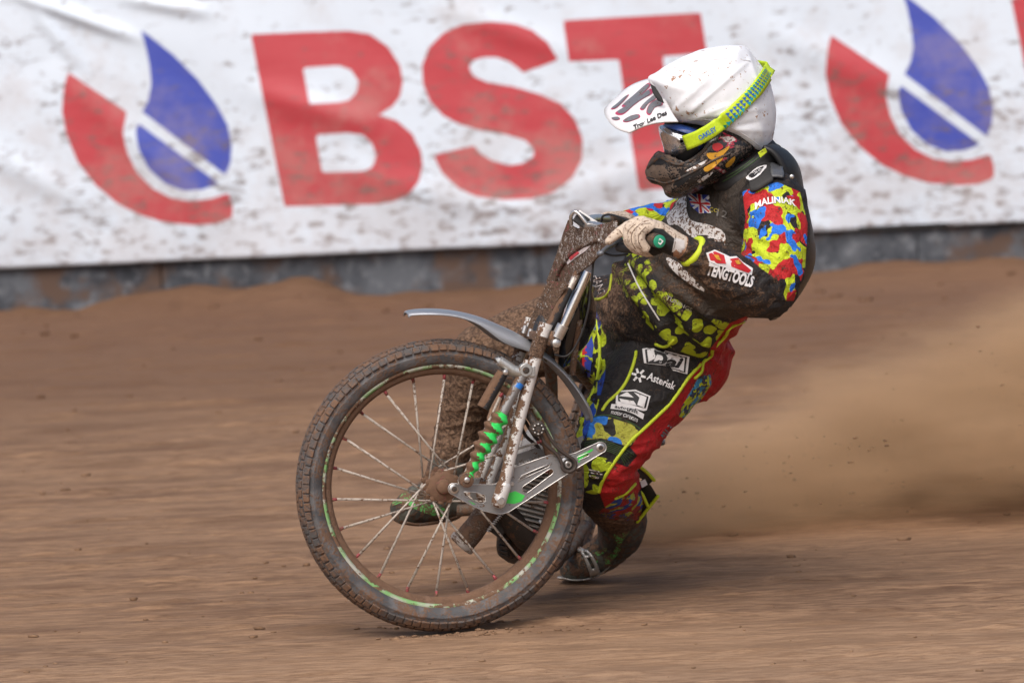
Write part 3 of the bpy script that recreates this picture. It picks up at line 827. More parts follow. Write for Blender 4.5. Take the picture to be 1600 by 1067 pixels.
rib = Z3([(950,440),(965,390),(1000,330),(1050,275),(1110,235),(1180,208),(1210,212)])
mb = MB(); mb.tube([P(x, y, yu(x))+cn*0.007 for x, y in spline(rib, 5)], [0.0055]*(6*5+1), 10, roundcap=1); mb.build("rib", M_COWL, cowl)
wl = Z3([(1010,330),(1050,290),(1110,252),(1150,238),(1120,270),(1060,310),(1015,350)])
mb = MB(); mb.prism([P(x, y, yu(x))+cn*0.0055 for x, y in wl], cn*0.0015); mb.build("print_stripe", muddy("white_print", (0.75, 0.68, 0.68), 0.5, cover=0.35, scale=80), cowl, smooth=False)
rl = Z3([(1025,310),(1075,272),(1085,282),(1035,325)])
mb = MB(); mb.prism([P(x, y, yu(x))+cn*0.0072 for x, y in rl], cn*0.0012); mb.build("print_stripe", muddy("red_print", (0.6, 0.06, 0.08), 0.5, cover=0.35, scale=80), cowl, smooth=False)
M_FOAM = faced("foam_black", (0.022, 0.023, 0.026), 0.7, 0.0, LEFT, bias=-0.25, k=1.0, scale=90, jag=0.7)
mb = MB(); mb.tube([P(x, y, -0.03) for x, y in Z3([(1004,500),(955,600),(900,710),(855,812)])], [0.010, 0.012, 0.012, 0.011], 16, roundcap=0.6); mb.build("foam_edge", M_FOAM, cowl)

# ---------------------------------------------------------------- steering head, stays, tank
mb = MB(); mb.tube([P(868,470,0.05), P(845,535,0.02)], [0.026, 0.030], 20); mb.build("steering_head", M_BLK_M, bike, auto=50)
mb = MB(); mb.box(P(838,524,0.0), EX, EZ, AX, 0.016, 0.010, 0.060); mb.build("lower_yoke", M_MUDPIPE, bike, smooth=False, bevel=0.005)
f = part("bar_stay")
mb = MB(); mb.tube([P(919,425,-0.045), P(876,520,-0.055)], [0.0105, 0.0105], 20); mb.build("tube", M_CHROME, f, auto=50)
mb = MB(); mb.tube([P(880,508,-0.056), P(870,527,-0.056)], [0.0145, 0.0145], 18); mb.build("clamp", M_ALUC, f, auto=50)
mb = MB(); mb.lathe(P(868,536,-0.075), AX, [(-0.02, 0.010), (0.012, 0.010), (0.014, 0.007)], 14); mb.build("bolt", M_ALUC, f, auto=40)
mb = MB(); mb.tube([P(866,518,-0.06), P(858,540,-0.06)], [0.008, 0.006], 12); mb.build("stud", M_MUDPIPE, f)
f = part("bar_stay")
mb = MB(); mb.tube([P(903,425,0.02), P(860,512,0.0)], [0.0085, 0.0085], 16); mb.build("tube", muddy("stay_mud", (0.6, 0.55, 0.5), 0.35, 0.7, cover=0.55), f, auto=50)
f = part("bar_stay")
mb = MB(); mb.tube([P(905,500,0.06), P(894,585,0.08)], [0.008, 0.008], 14); mb.build("tube", M_MUDPIPE, f, auto=50)
tank = part("fuel_tank")
mb = MB(); mb.tube([P(915,455,0.20), P(910,475,0.18), P(905,500,0.17), P(898,530,0.17), P(892,552,0.18)], [(0.10, 0.018), (0.12, 0.032), (0.13, 0.036), (0.12, 0.032), (0.10, 0.02)], 24, side=(0.2, 1, 0), roundcap=0.9); mb.build("tank_shell", M_TANK, tank)
mb = MB(); mb.lathe(P(917,449,0.20), upv+rt*0.4, [(-0.01, 0.02), (0.008, 0.02), (0.010, 0.016)], 16); mb.build("filler_cap", M_ALUC, tank, auto=40)
# ---------------------------------------------------------------- handlebar
hb = part("handlebar")
near_pts = [(912,352,0.0),(932,354,-0.07),(960,360,-0.16),(995,368,-0.26),(1029,377,-0.365)]
far_pts = [(912,352,0.0),(922,344,0.08),(938,342,0.17),(965,346,0.28),(992,352,0.38)]
mb = MB(); mb.tube([P(*p) for p in spline(list(reversed(far_pts))+near_pts[1:], 6)], 0.0112, 14); mb.build("bar", M_ALUC, hb)
M_GRIP = muddy("grip_brown", (0.06, 0.05, 0.042), 0.8, cover=0.55)
mb = MB(); mb.tube([P(*p) for p in [(988,366,-0.24),(1010,371.5,-0.31),(1029,377,-0.366)]], [0.0150, 0.0158, 0.0165], 20); mb.build("grip", M_GRIP, hb, auto=50)
ge = P(1030,377.2,-0.3665); ga = (P(1029,377,-0.365)-P(995,368,-0.26)).normalized()
M_GCAP = NT("grip_cap_green").fin((0.02, 0.30, 0.17), 0.4)
mb = MB(); mb.lathe(ge, ga, [(0.0, 0.0150), (0.003, 0.0150), (0.0042, 0.0130)], 28); cap = mb.build("grip_cap", M_GCAP, hb, auto=40)
M_WHITE = NT("white_plastic").fin((0.72, 0.72, 0.72), 0.5)
def sq(c, h): return [c+(EX*sx+EZ*sy)*h for sx, sy in ((-1,-0.1),(0.1,-1),(1,0.1),(-0.1,1))]
mb = MB()
for i in range(4):
    A4, B4 = sq(ge+ga*0.0043, 0.0082), sq(ge+ga*0.0043, 0.0046)
    j = (i+1) % 4
    mb.prism([A4[i], A4[j], B4[j], B4[i]], ga*0.0008)
mb.build("grip_cap_mark", M_WHITE, cap, smooth=False)
mb = MB(); mb.lathe(P(985,365,-0.225), ga, [(-0.006, 0.014), (-0.004, 0.022), (0.004, 0.022), (0.006, 0.014)], 24); mb.build("grip_flange", M_GRNP, hb, auto=40)
mb = MB(); mb.tube([P(*p) for p in [(988,352,0.36),(950,343,0.22)]], [0.0155, 0.015], 16); mb.build("grip", M_GRIP, hb, auto=50)
lev = part("clutch_lever")
mb = MB(); mb.tube([P(*p) for p in spline([(978,372,-0.15),(964,379,-0.19),(950,386,-0.25),(938,396,-0.33)], 5)], [0.0085]*5+[0.0075]*5+[0.0065]*5+[0.0095], 14, ell=0.7, roundcap=1); mb.build("blade", smat("lever_grey", (0.16, 0.17, 0.19), 0.4, 0.4), lev)
mb = MB(); mb.tube([P(*p) for p in [(934,371,-0.10),(945,374,-0.14),(958,380,-0.18)]], [0.007, 0.011, 0.009], 12, roundcap=1); mb.build("perch", muddy("lever_alloy", (0.5, 0.5, 0.52), 0.4, 0.5, cover=0.35), lev)
mb = MB(); mb.tube([P(*p) for p in [(966,386,-0.2),(980,388,-0.22),(997,389,-0.24)]], [(0.011, 0.007), (0.012, 0.0085), (0.010, 0.007)], 14, side=upv, roundcap=1); mb.build("lever_cover", M_BLACK, lev)
# clutch cables
cb = part("cable")
for pts in [[(939,352,-0.06),(940,345,-0.07),(942,338,-0.08),(952,335.5,-0.10),(966,338.5,-0.12),(980,344,-0.14),(990,350,-0.16)],
            [(940,392,-0.14),(948,397,-0.14),(962,399.5,-0.15),(981,397,-0.17)],
            [(933,392,-0.08),(927,412,-0.06),(925,435,-0.06),(922,463,-0.05),(920,480,-0.05),(912,512,-0.05),(903,534,-0.05),(893,550,-0.05),(882,557,-0.05),(866,554,-0.05)]]:
    mb = MB(); mb.tube([P(*p) for p in spline(pts, 6)], 0.0026, 8); mb.build("cable_run", M_BLACK, cb)
# clamp and loop on the bar centre
cl = part("bar_clamp")
mb = MB(); mb.box(P(914,351,0.0), rt*0.8-upv*0.6, rt*0.6+upv*0.8, fwd, 0.030, 0.010, 0.035); mb.build("clamp_block", M_BLK_M, cl, smooth=False, bevel=0.003)
mb = MB(); mb.tube([P(*p) for p in spline([(893,350,-0.02),(892,339,-0.03),(897,331,-0.035),(904,334,-0.04),(914,346,-0.045),(919,354,-0.045)], 5)], 0.0045, 12, roundcap=1); mb.build("wire_loop", M_ALUC, cl)
mb = MB(); mb.box(P(922,344,0.03), rt*0.83-upv*0.55, rt*0.55+upv*0.83, fwd, 0.034, 0.006, 0.03); mb.build("cover_plate", M_WHITE, cl, smooth=False, bevel=0.002)
mb = MB(); mb.box(P(912,339,-0.0), rt*0.83-upv*0.55, rt*0.55+upv*0.83, fwd, 0.016, 0.004, 0.02); mb.build("pad", M_BLACK, cl, smooth=False, bevel=0.002)

# ---------------------------------------------------------------- engine
eng = part("engine")
cyl_a = (upv*0.85 + rt*0.28 - fwd*0.45).normalized()
ec = P(820,800,0.36)
mb = MB(); mb.lathe(ec, cyl_a, [(-0.02, 0.046), (0.17, 0.044), (0.18, 0.03)], 28); mb.build("cylinder", M_ENGINE, eng, auto=40)
ra = (rt - cyl_a*rt.dot(cyl_a)).normalized(); rb_ = cyl_a.cross(ra)
for i in range(13):
    h = 0.0 + i*0.0125
    wv = 0.070 if i < 9 else 0.074
    mb = MB()
    pts = []
    for k in range(28):
        a = 2*math.pi*k/28
        c_, s_ = math.cos(a), math.sin(a)
        pw = 0.55
        pts.append(ec + cyl_a*h + ra*(math.copysign(abs(c_)**pw, c_)*wv) + rb_*(math.copysign(abs(s_)**pw, s_)*wv*0.92))
    mb.prism(pts, cyl_a*0.0045)
    mb.build("cooling_fin", M_ENGINE, eng, smooth=False, bevel=0.001, bseg=1)
mb = MB(); mb.lathe(ec, cyl_a, [(0.168, 0.050), (0.175, 0.062), (0.20, 0.062), (0.215, 0.05), (0.22, 0.02)], 24); mb.build("cylinder_head", M_ENGINE, eng, auto=40)
cc = P(836,838,0.38)
sa = (rt*0.9 + upv*-0.25 - fwd*0.35).normalized()
mb = MB(); mb.lathe(cc, sa, [(-0.075, 0.04), (-0.07, 0.070), (-0.045, 0.078), (0.045, 0.078), (0.07, 0.070), (0.075, 0.04)], 36); mb.build("crankcase", M_DARK, eng, auto=40)
mb = MB()
for i in range(22):
    a = 2*math.pi*i/22
    u_ = sa.orthogonal().normalized(); v2 = sa.cross(u_)
    r_ = u_*math.cos(a)+v2*math.sin(a); t_ = -u_*math.sin(a)+v2*math.cos(a)
    mb.box(P(800,838,0.30)+r_*0.046, r_, t_, sa, 0.007, 0.005, 0.012)
mb.lathe(P(800,838,0.30), sa, [(-0.012, 0.040), (-0.012, 0.044), (0.012, 0.044), (0.012, 0.040)], 36)
mb.build("sprocket", M_DARK, eng, smooth=False, bevel=0.001, bseg=1)
mb = MB(); mb.tube([P(*p) for p in [(783,790,0.20),(800,815,0.22),(822,845,0.26)]], [0.022, 0.030, 0.026], 18, roundcap=0.8); mb.build("oil_pump", M_DARK, eng)
mb = MB(); mb.box(P(775,822,0.24), rt*0.8-upv*0.6, rt*0.6+upv*0.8, fwd, 0.026, 0.018, 0.03); mb.build("magneto", M_DARK, eng, smooth=False, bevel=0.006)
for (x, y) in [(815,830),(845,815),(860,845),(830,868)]:
    mb = MB(); mb.lathe(P(x, y, 0.28), -fwd, [(-0.02, 0.006), (0.006, 0.006), (0.008, 0.004)], 8); mb.build("bolt", M_ALUC, eng, auto=40)
mb = MB(); mb.tube([P(868,830,0.30), P(880,800,0.34), P(884,760,0.42), P(880,720,0.50)], [0.028, 0.030, 0.028, 0.024], 16, roundcap=0.6); mb.build("carburettor", M_DARK, eng)
ex = part("exhaust_pipe")
mb = MB(); mb.tube([P(*p) for p in spline([(796,765,0.20),(780,782,0.18),(757,805,0.17),(738,830,0.17),(724,846,0.17)], 4)], [0.022]*4+[0.025]*4+[0.028]*4+[0.029]*4+[0.030], 22); mb.build("pipe", M_MUDPIPE, ex, auto=60)
mb = MB(); mb.lathe(P(723,848,0.17), (P(724,846,0.17)-P(738,830,0.17)), [(-0.006, 0.026), (-0.006, 0.0335), (0.006, 0.034), (0.009, 0.030), (0.006, 0.020), (-0.004, 0.018)], 24); mb.build("pipe_flange", muddy("pipe_lip", (0.45, 0.40, 0.36), 0.6, 0.2, cover=0.5), ex, auto=50)
hel = []
A = P(790,795,0.14); B = P(762,830,0.13)
dv = (B-A); o1 = dv.orthogonal().normalized(); o2 = dv.normalized().cross(o1)
for i in range(100):
    t = i/99; a = t*2*math.pi*12
    hel.append(A + dv*t + (o1*math.cos(a)+o2*math.sin(a))*0.0045)
mb = MB(); mb.tube(hel, 0.0012, 6); mb.build("spring", M_ALUC, ex)

# ---------------------------------------------------------------- frame, rear end
M_FRAME = muddy("frame_nickel", (0.14, 0.12, 0.10), 0.5, 0.4, cover=0.6, scale=50)
fr = part("frame")
for pts in [[(850,520,0.04),(862,600,0.20),(858,720,0.33),(850,850,0.40),(880,868,0.62),(915,820,0.85)],
            [(856,500,0.06),(890,560,0.30),(930,610,0.62),(948,660,0.95)],
            [(948,660,0.95),(930,690,1.15)],[(915,820,0.85),(925,700,1.15)],
            [(820,850,0.42),(770,800,0.50),(715,797,0.52)]]:
    mb = MB(); mb.tube([P(*p) for p in spline(pts, 5)], 0.0145, 14); mb.build("frame_tube", M_FRAME, fr)
RW = P(918,712,1.18)
h_b = Vector((-0.11, -0.99, 0)).normalized()
rl_ = Vector((0.99, -0.11, 0)).normalized()
le = math.radians(17)
RAX = (rl_*math.cos(le) - Vector((0,0,1))*math.sin(le)).normalized()
REX = (h_b - RAX*h_b.dot(RAX)).normalized(); REZ = RAX.cross(REX); REZ = REZ if REZ.z > 0 else -REZ
RR = 0.300
g0 = RW.z/(-(REZ*-1).z)
RR = min(0.325, max(0.27, g0-0.0))
rw = part("rear_wheel")
make_tyre("tyre", RW, RAX, REX, REZ, RR, 0.046, rw, 64, rows, 0.009)
mb = MB(); mb.lathe(RW, RAX, [(-0.03, RR*0.835), (-0.028, RR*0.80), (-0.012, RR*0.765), (0.012, RR*0.765), (0.028, RR*0.80), (0.03, RR*0.835), (0.0, RR*0.86)], 72, ref=REX, closed=True); mb.build("rim", M_RIMBED, rw)
mb = MB(); mb.lathe(RW, RAX, [(-0.09, 0.012), (-0.05, 0.014), (-0.048, 0.05), (-0.04, 0.05), (-0.03, 0.03), (0.03, 0.03), (0.04, 0.05), (0.048, 0.05), (0.05, 0.014), (0.09, 0.012)], 28); mb.build("hub", M_DARK, rw, auto=40)
for i in range(18):
    a = 2*math.pi*i/18; sd = 1 if i % 2 else -1
    mb = MB(); mb.tube([wheel_pt(RW, RAX, REX, REZ, 0.048, a+0.5*(1 if (i//2) % 2 else -1), sd*0.044), wheel_pt(RW, RAX, REX, REZ, RR*0.77, a, sd*0.006)], 0.0022, 6); mb.build("spoke", M_SPOKE, rw)
# seat and tail
st = part("seat")
mb = MB(); mb.tube([P(*p) for p in [(935,585,0.55),(965,575,0.75),(985,568,0.92)]], [(0.07, 0.028), (0.10, 0.03), (0.11, 0.024)], 20, side=rl_, roundcap=0.8); mb.build("seat_pad", M_BLACK, st)
V, Fc = [], []
for i in range(15):
    a = math.radians(38 + i*7.2)
    for j in range(7):
        s_ = -1+j/3
        V.append(wheel_pt(RW, RAX, -REX, REZ, RR+0.05-0.012*s_*s_, a, s_*0.085))
for i in range(14):
    for j in range(6): Fc.append((i*7+j, i*7+j+1, (i+1)*7+j+1, (i+1)*7+j))
o = obj("rear_mudguard", V, Fc, M_BLK_M, bike); o.modifiers.new("t", 'SOLIDIFY').thickness = 0.003
# footrest bolts on the near side
ft = part("footrest")
mb = MB(); mb.tube([P(*p) for p in [(900,740,0.50),(960,720,0.53),(1015,700,0.56)]], 0.010, 12); mb.build("footrest_bar", M_BLK_M, ft)
for (x, y, r) in [(1010,705,0.009),(1018,698,0.011),(1026,692,0.009),(1033,688,0.013)]:
    mb = MB(); mb.lathe(P(x, y, 0.56), (rt*0.8+upv*0.5-fwd*0.3), [(-0.006, r*0.7), (-0.004, r), (0.004, r), (0.007, r*0.6)], 14); mb.build("end_knob", smat("knob_steel", (0.2, 0.2, 0.21), 0.3, 0.8) if r == 0.009 and x == 1010 else bpy.data.materials["knob_steel"], ft, auto=40)
# ================================================================== RIDER
rider = thing("person", P(905, 905, 0.72), "speedway rider in white helmet cover and muddy neon race suit leaning off the motorcycle", "person")
def rpart(name, parent=rider): return part(name, parent)
NEON = (0.50, 0.61, 0.022)
LIMBS = {}
class Body:
    def __init__(s): s.mb = MB(); s.seg = []
    def limb(s, name, pts, side=None, cap=0.8, seg=28, n=5):
        """pts: (px, py, depth, r) or (px, py, depth, ra, rb), radii in photo pixels"""
        A = np.array([(p[0], p[1], p[2], p[3], p[4] if len(p) > 4 else p[3]) for p in pts], float)
        S = spline(A, n) if len(A) > 2 else A
        w_ = [P(a[0], a[1], a[2]) for a in S]
        r_ = [(a[3]*PX, a[4]*PX) for a in S]
        s.mb.tube(w_, r_, seg, side=side, roundcap=cap)
        for i in range(len(w_)-1):
            s.seg.append((name, np.array(w_[i]), np.array(w_[i+1]), 0.5*(min(r_[i])+min(r_[i+1]))))
    def classify(s, V):
        names = sorted(set(n_ for n_, *_ in s.seg)); best = np.full(len(V), 1e9); idx = np.zeros(len(V), int)
        for n_, a, b, r in s.seg:
            e = b-a; t = np.clip(((V-a) @ e)/max(e @ e, 1e-12), 0, 1)
            d = np.linalg.norm(V-a-t[:, None]*e, axis=1)/r
            m = d < best; best[m] = d[m]; idx[m] = names.index(n_)
        return names, idx
def normals(V, Fc):
    N = np.zeros_like(V); Fa = np.array([f if len(f) == 4 else (f[0], f[1], f[2], f[2]) for f in Fc])
    c = np.cross(V[Fa[:, 2]]-V[Fa[:, 0]], V[Fa[:, 3]]-V[Fa[:, 1]])
    for k in range(4): np.add.at(N, Fa[:, k], c)
    l = np.linalg.norm(N, axis=1, keepdims=True); l[l == 0] = 1
    return N/l
b = Body()
SH = (P(1105,305,0.30)-P(1205,305,-0.08)).normalized()      # across the shoulders
HP = (P(962,508,0.60)-P(1055,560,0.36)).normalized()         # across the hips
b.limb("torso", [(985,540,0.50,100,82),(1035,487,0.40,104,90),(1090,432,0.29,108,92),(1142,372,0.18,116,92),(1170,315,0.12,112,74),(1178,272,0.09,62,48)], side=SH)
b.limb("jacket", [(1142,372,0.18,118,94),(1090,432,0.29,114,98),(1050,472,0.375,112,102),(1034,488,0.405,108,99)], side=SH, cap=0.18)
b.limb("neck", [(1178,275,0.09,44),(1160,240,0.08,40),(1150,215,0.075,38)])
b.limb("left_shoulder", [(1178,318,0.08,62),(1205,322,-0.05,54)])
b.limb("left_upper_arm", [(1206,318,-0.06,55),(1213,360,-0.11,52),(1212,405,-0.15,48),(1204,444,-0.19,44),(1193,459,-0.21,42)])
b.limb("left_forearm", [(1193,458,-0.21,42),(1165,444,-0.24,41),(1125,421,-0.27,36),(1085,394,-0.295,27)], cap=0.15)
b.limb("left_wrist", [(1095,400,-0.29,19),(1072,389,-0.30,18.5),(1055,383,-0.31,18)])
b.limb("right_shoulder", [(1160,318,0.16,58),(1112,318,0.28,50)])
b.limb("right_upper_arm", [(1112,318,0.28,50),(1090,335,0.36,44),(1068,350,0.43,40)])
b.limb("right_forearm", [(1068,350,0.43,40),(1020,350,0.41,32),(968,352,0.37,22)])
b.limb("pelvis", [(985,540,0.50,105,80),(1010,545,0.47,108,78)], side=HP)
b.limb("seat", [(1000,520,0.60,80),(1075,560,0.42,76)])
b.limb("left_thigh", [(1062,540,0.40,78),(1020,592,0.33,76),(985,640,0.27,70),(958,688,0.22,60),(944,722,0.20,50)])
b.limb("left_shin", [(944,722,0.20,50),(946,750,0.30,50),(958,775,0.42,48),(968,795,0.52,42)], cap=0.3)
b.limb("right_thigh", [(965,505,0.58,76),(905,512,0.60,70),(845,528,0.60,63),(790,545,0.57,56),(752,560,0.55,51)])
b.limb("right_shin", [(752,560,0.55,51),(735,600,0.57,42),(720,660,0.60,38),(704,725,0.60,33)])
# rucks in the cloth: rolls of fabric round the jacket hem and the crook of the elbow
hem = [(957,402,0.36),(975,425,0.32),(1005,468,0.28),(1040,510,0.28),(1075,545,0.31),(1108,566,0.37)]
BV, BF = b.mb.remesh(0.0045, 5, 0.5)
names, LI = b.classify(BV)
def inl(*ls): return np.isin(LI, [names.index(l) for l in ls])
N = normals(BV, BF)
q = proj(BV)
# cloth folds
fold = 0.0045*fbm(BV*np.array([14, 14, 14]), 3)
ridge = 1-np.abs(fbm(BV*np.array([9.0, 9.0, 22.0])+3.3, 3))*2.2
fold += 0.005*np.clip(ridge, 0, 1)**3
def pxfold(a, bb, wd, am, mask=None):
    a = np.array(a, float); bb = np.array(bb, float); e = bb-a
    t = np.clip(((q-a) @ e)/(e @ e), 0, 1); d = np.linalg.norm(q-a-t[:, None]*e, axis=1)
    v = am*np.exp(-(d/wd)**2)*np.sin(np.pi*np.clip(t, 0.03, 0.97))**0.5
    return v if mask is None else np.where(mask, v, 0)
arm = inl("left_upper_arm", "left_forearm", "left_shoulder"); tor = inl("torso", "jacket", "pelvis", "seat"); lg = inl("left_thigh", "left_shin", "seat", "pelvis")
for (a, bb, wd, am, mk) in [
    ((1168,378),(1240,432),5,0.008,arm),((1165,395),(1225,448),5,0.008,arm),((1175,362),(1245,405),5,0.006,arm),((1172,345),(1230,375),5,0.005,arm),((1160,412),(1205,470),6,-0.006,arm),((1120,405),(1190,430),6,0.004,arm),((1110,440),(1175,470),6,0.004,arm),
    ((1180,330),(1240,345),6,0.004,arm),
    ((958,405),(1060,545),9,0.020,tor),((988,400),(1120,545),10,0.022,tor),((972,405),(1085,545),5,-0.014,tor),((1012,400),(1140,508),6,-0.010,tor),((1040,440),(1150,520),8,0.012,tor),((1050,500),(1130,540),7,0.008,tor),((1080,540),(1130,575),6,0.008,None),((1075,560),(1110,610),6,0.007,None),((1100,530),(1165,560),6,0.007,None),
    ((930,440),(975,540),10,0.008,None),((945,520),(1035,560),10,0.008,lg),((1000,560),(1085,560),8,0.006,lg),((985,560),(1050,640),12,0.004,lg),
    ((960,735),(1000,720),5,0.007,lg),((955,752),(1000,742),5,0.007,lg),((950,770),(990,765),5,0.006,lg),((985,690),(1020,660),6,0.005,lg),((990,710),(1030,690),6,0.006,lg),((960,790),(1000,780),6,0.006,lg)]:
    fold += pxfold(a, bb, wd, am, mk)
rl2 = inl('right_thigh', 'right_shin'); fold += rl2*(0.003*fbm(BV*60, 3, 0.6)+0.002*np.clip(fbm(BV*150+9, 2), 0, 1))
fold[inl("left_wrist")] = 0
BV = BV + N*fold[:, None]
q = proj(BV)
# ---- panels of the suit, as signed pixel distances
REG = {}
def region(key, poly, mask=None, smooth=0):
    pl = spline(poly, smooth, True) if smooth else np.array(poly, float)
    d = np.clip(sdf(pl, q), -30, 30)
    if mask is not None: d = np.where(mask, d, -30)
    REG[key] = np.maximum(REG[key], d) if key in REG else d
notarm = ~inl("left_upper_arm", "left_forearm", "left_wrist")
region("camo", [(1160,300),(1180,292),(1215,285),(1250,300),(1262,350),(1258,420),(1240,470),(1228,470),(1218,440),(1190,420),(1172,405),(1158,398),(1165,340)], inl("left_upper_arm", "left_forearm", "left_shoulder"))
region("camo", [(900,300),(1120,300),(1120,420),(900,420)], inl("right_upper_arm", "right_forearm"))
region("skin", [(1052,360),(1086,360),(1090,420),(1052,420)], inl("left_wrist"))
region("bib", [(1040,300),(1075,285),(1130,262),(1170,262),(1182,300),(1165,330),(1158,400),(1200,470),(1150,500),(1095,490),(1055,465),(1020,425),(1012,398),(1036,360)], notarm & ~inl("right_upper_arm", "right_forearm"))
region("spots", [(940,395),(1012,395),(1025,430),(1058,468),(1100,494),(1140,505),(1118,545),(1096,560),(1050,545),(1010,505),(975,460),(950,425)], notarm)
region("spots", [(1148,300),(1172,296),(1168,340),(1160,400),(1150,400),(1152,340)], notarm)
region("spots", [(900,705),(945,712),(978,728),(985,740),(970,770),(925,772),(905,765)], lg)
region("red", [(1140,505),(1200,480),(1215,500),(1160,600),(1100,620),(1086,604),(1098,590),(1110,545)], notarm)
region("red", [(1074,592),(1094,566),(1125,560),(1125,605),(1100,640),(1060,690),(1030,715),(1012,745),(996,772),(970,790),(945,792),(936,768),(941,752),(957,726),(982,692),(1004,672),(1029,648),(1051,626)], lg)
region("patch", [(1080,610),(1092,588),(1110,585),(1112,600),(1085,640),(1072,655),(1060,650),(1066,634)], lg)
region("band", [(925,650),(945,650),(985,662),(1002,672),(985,700),(950,694),(915,688)], lg)
region("rib", [(896,690),(940,684),(985,699),(996,712),(980,730),(945,715),(900,708)], lg)
region("inner", [(905,470),(928,478),(950,530),(945,590),(930,650),(905,700),(870,700),(880,600),(888,520)], notarm)
region("pocket", [(935,800),(962,780),(990,768),(1020,785),(1000,815),(950,812)], lg)
#region("mud", [(640,430),(860,430),(880,470),(905,480),(880,700),(860,900),(600,900)], inl("right_thigh", "right_shin"))
# soil flung up the front of the suit
md = np.zeros(len(BV))
md += np.clip(1-np.hypot(q[:, 0]-945, (q[:, 1]-455)*0.7)/70, 0, 1)*1.0
md += np.clip(1-np.hypot((q[:, 0]-1080)*0.8, q[:, 1]-430)/80, 0, 1)*0.6
md += np.clip((q[:, 1]-788)/30, 0, 1)*0.9*inl("left_shin", "left_thigh")
md += 0.5*inl("left_forearm")*np.clip((q[:, 1]-430)/60, 0, 1)
md += 0.18*inl("left_forearm") + 0.05*inl("torso", "jacket")
md = np.where(inl("right_thigh", "right_shin"), np.clip((930-q[:, 0])/60, 0, 1)*1.5+0.2, md)
def suit_mat():
    s = NT("race_suit")
    def sel(key, w_=0.9):
        j = s.math('MULTIPLY', s.math('SUBTRACT', s.noise(70, 2), 0.5), 1.0)
        return s.ramp(s.math('ADD', s.attr(key), j), -w_, w_)
    def thr(scale, off, a, wd=0.012, det=1.5, stretch=(1, 1, 1)):
        m = s.n("ShaderNodeMapping"); s.put(m.inputs[0], s._tc.outputs["Object"] if s._tc else s.co())
        m.inputs["Location"].default_value = off; m.inputs["Scale"].default_value = stretch
        return s.ramp(s.noise(scale, det, 0.45, vec=m.outputs[0]), a, a+wd)
    s.co()
    black = s.mix(s.noise(60, 4), (0.010, 0.010, 0.012), (0.024, 0.022, 0.022))
    # camo print
    camo = s.mix(thr(21, (1, 2, 3), 0.56), NEON, (0.012, 0.012, 0.015))
    camo = s.mix(thr(21, (7, 1, 9), 0.515), camo, (0.47, 0.018, 0.022))
    camo = s.mix(thr(27, (4, 8, 2), 0.575), camo, (0.02, 0.17, 0.68))
    # neon spots on black
    dis = s.n("ShaderNodeVectorMath", operation='ADD')
    nz = s.n("ShaderNodeTexNoise"); s.put(nz.inputs["Vector"], s._tc.outputs["Object"]); nz.inputs["Scale"].default_value = 26
    scl = s.n("ShaderNodeVectorMath", operation='SCALE'); s.put(scl.inputs[0], nz.outputs["Color"]); scl.inputs["Scale"].default_value = 0.026
    s.put(dis.inputs[0], s._tc.outputs["Object"]); s.put(dis.inputs[1], scl.outputs[0])
    vd = s.voro(28, vec=dis.outputs[0], rnd=0.8)
    spn = s.mix(s.noise(40, 3), (0.36, 0.46, 0.02), (0.52, 0.66, 0.03))
    spots = s.mix(s.ramp(vd, 0.49, 0.46), (0.020, 0.020, 0.020), spn)
    # inner leg print: red stripe, neon piping and blue/black shapes
    inner = s.mix(thr(34, (3, 3, 1), 0.52, stretch=(1.6, 1, 0.8)), (0.012, 0.012, 0.014), NEON)
    inner = s.mix(thr(13, (9, 4, 6), 0.60, stretch=(1.6, 1, 0.7)), inner, (0.015, 0.07, 0.42))
    redc = s.mix(s.noise(30, 4, 0.6), (0.33, 0.008, 0.011), (0.48, 0.016, 0.019))
    patch = s.mix(thr(60, (2, 5, 1), 0.52), NEON, (0.03, 0.05, 0.10)); patch = s.mix(thr(45, (6, 1, 1), 0.58), patch, (0.05, 0.3, 0.55))
    band = s.mix(thr(15, (3.2, 5, 8), 0.47), (0.03, 0.20, 0.66), s.mix(thr(20, (1, 1, 8), 0.55), (0.42, 0.42, 0.06), (0.02, 0.02, 0.02)))
    pocket = s.mix(thr(24, (1, 7, 3), 0.50, stretch=(1, 1, 2)), (0.30, 0.02, 0.02), s.mix(thr(22, (5, 5, 5), 0.52, stretch=(1, 1, 2)), (0.40, 0.42, 0.05), (0.02, 0.07, 0.32)))
    bib = s.mix(s.noise(30, 5, 0.65), (0.028, 0.024, 0.021), (0.075, 0.062, 0.052))
    skin = s.mix(s.noise(60, 4), (0.30, 0.155, 0.09), (0.42, 0.24, 0.15))
    c = black
    for key, cc_ in (("inner", inner), ("spots", spots), ("bib", bib), ("camo", camo), ("red", redc), ("patch", patch), ("band", band), ("pocket", pocket), ("rib", (0.014, 0.014, 0.015))):
        c = s.mix(sel(key), c, cc_)
    # mud: fine spatter everywhere, caked where the wheel throws it
    n1 = s.noise(45, 5, 0.65); n2 = s.noise(230, 3, 0.6); n3 = s.noise(9, 4, 0.6)
    v = s.math('ADD', s.math('ADD', s.math('MULTIPLY', n1, 0.5), s.math('MULTIPLY', n2, 0.5)), s.math('MULTIPLY', s.attr("dirt"), 0.20))
    v = s.math('ADD', v, s.math('MULTIPLY', s.math('SUBTRACT', n3, 0.5), 0.22))
    mk = s.ramp(v, 0.56, 0.65)
    film = s.ramp(s.math('ADD', n1, s.math('MULTIPLY', s.attr("dirt"), 0.5)), 0.52, 1.1, 0.04, 0.5)
    mcol = s.mix(s.ramp(s.noise(120, 5, 0.7), 0.38, 0.62), (0.060, 0.036, 0.024), (0.185, 0.115, 0.075))
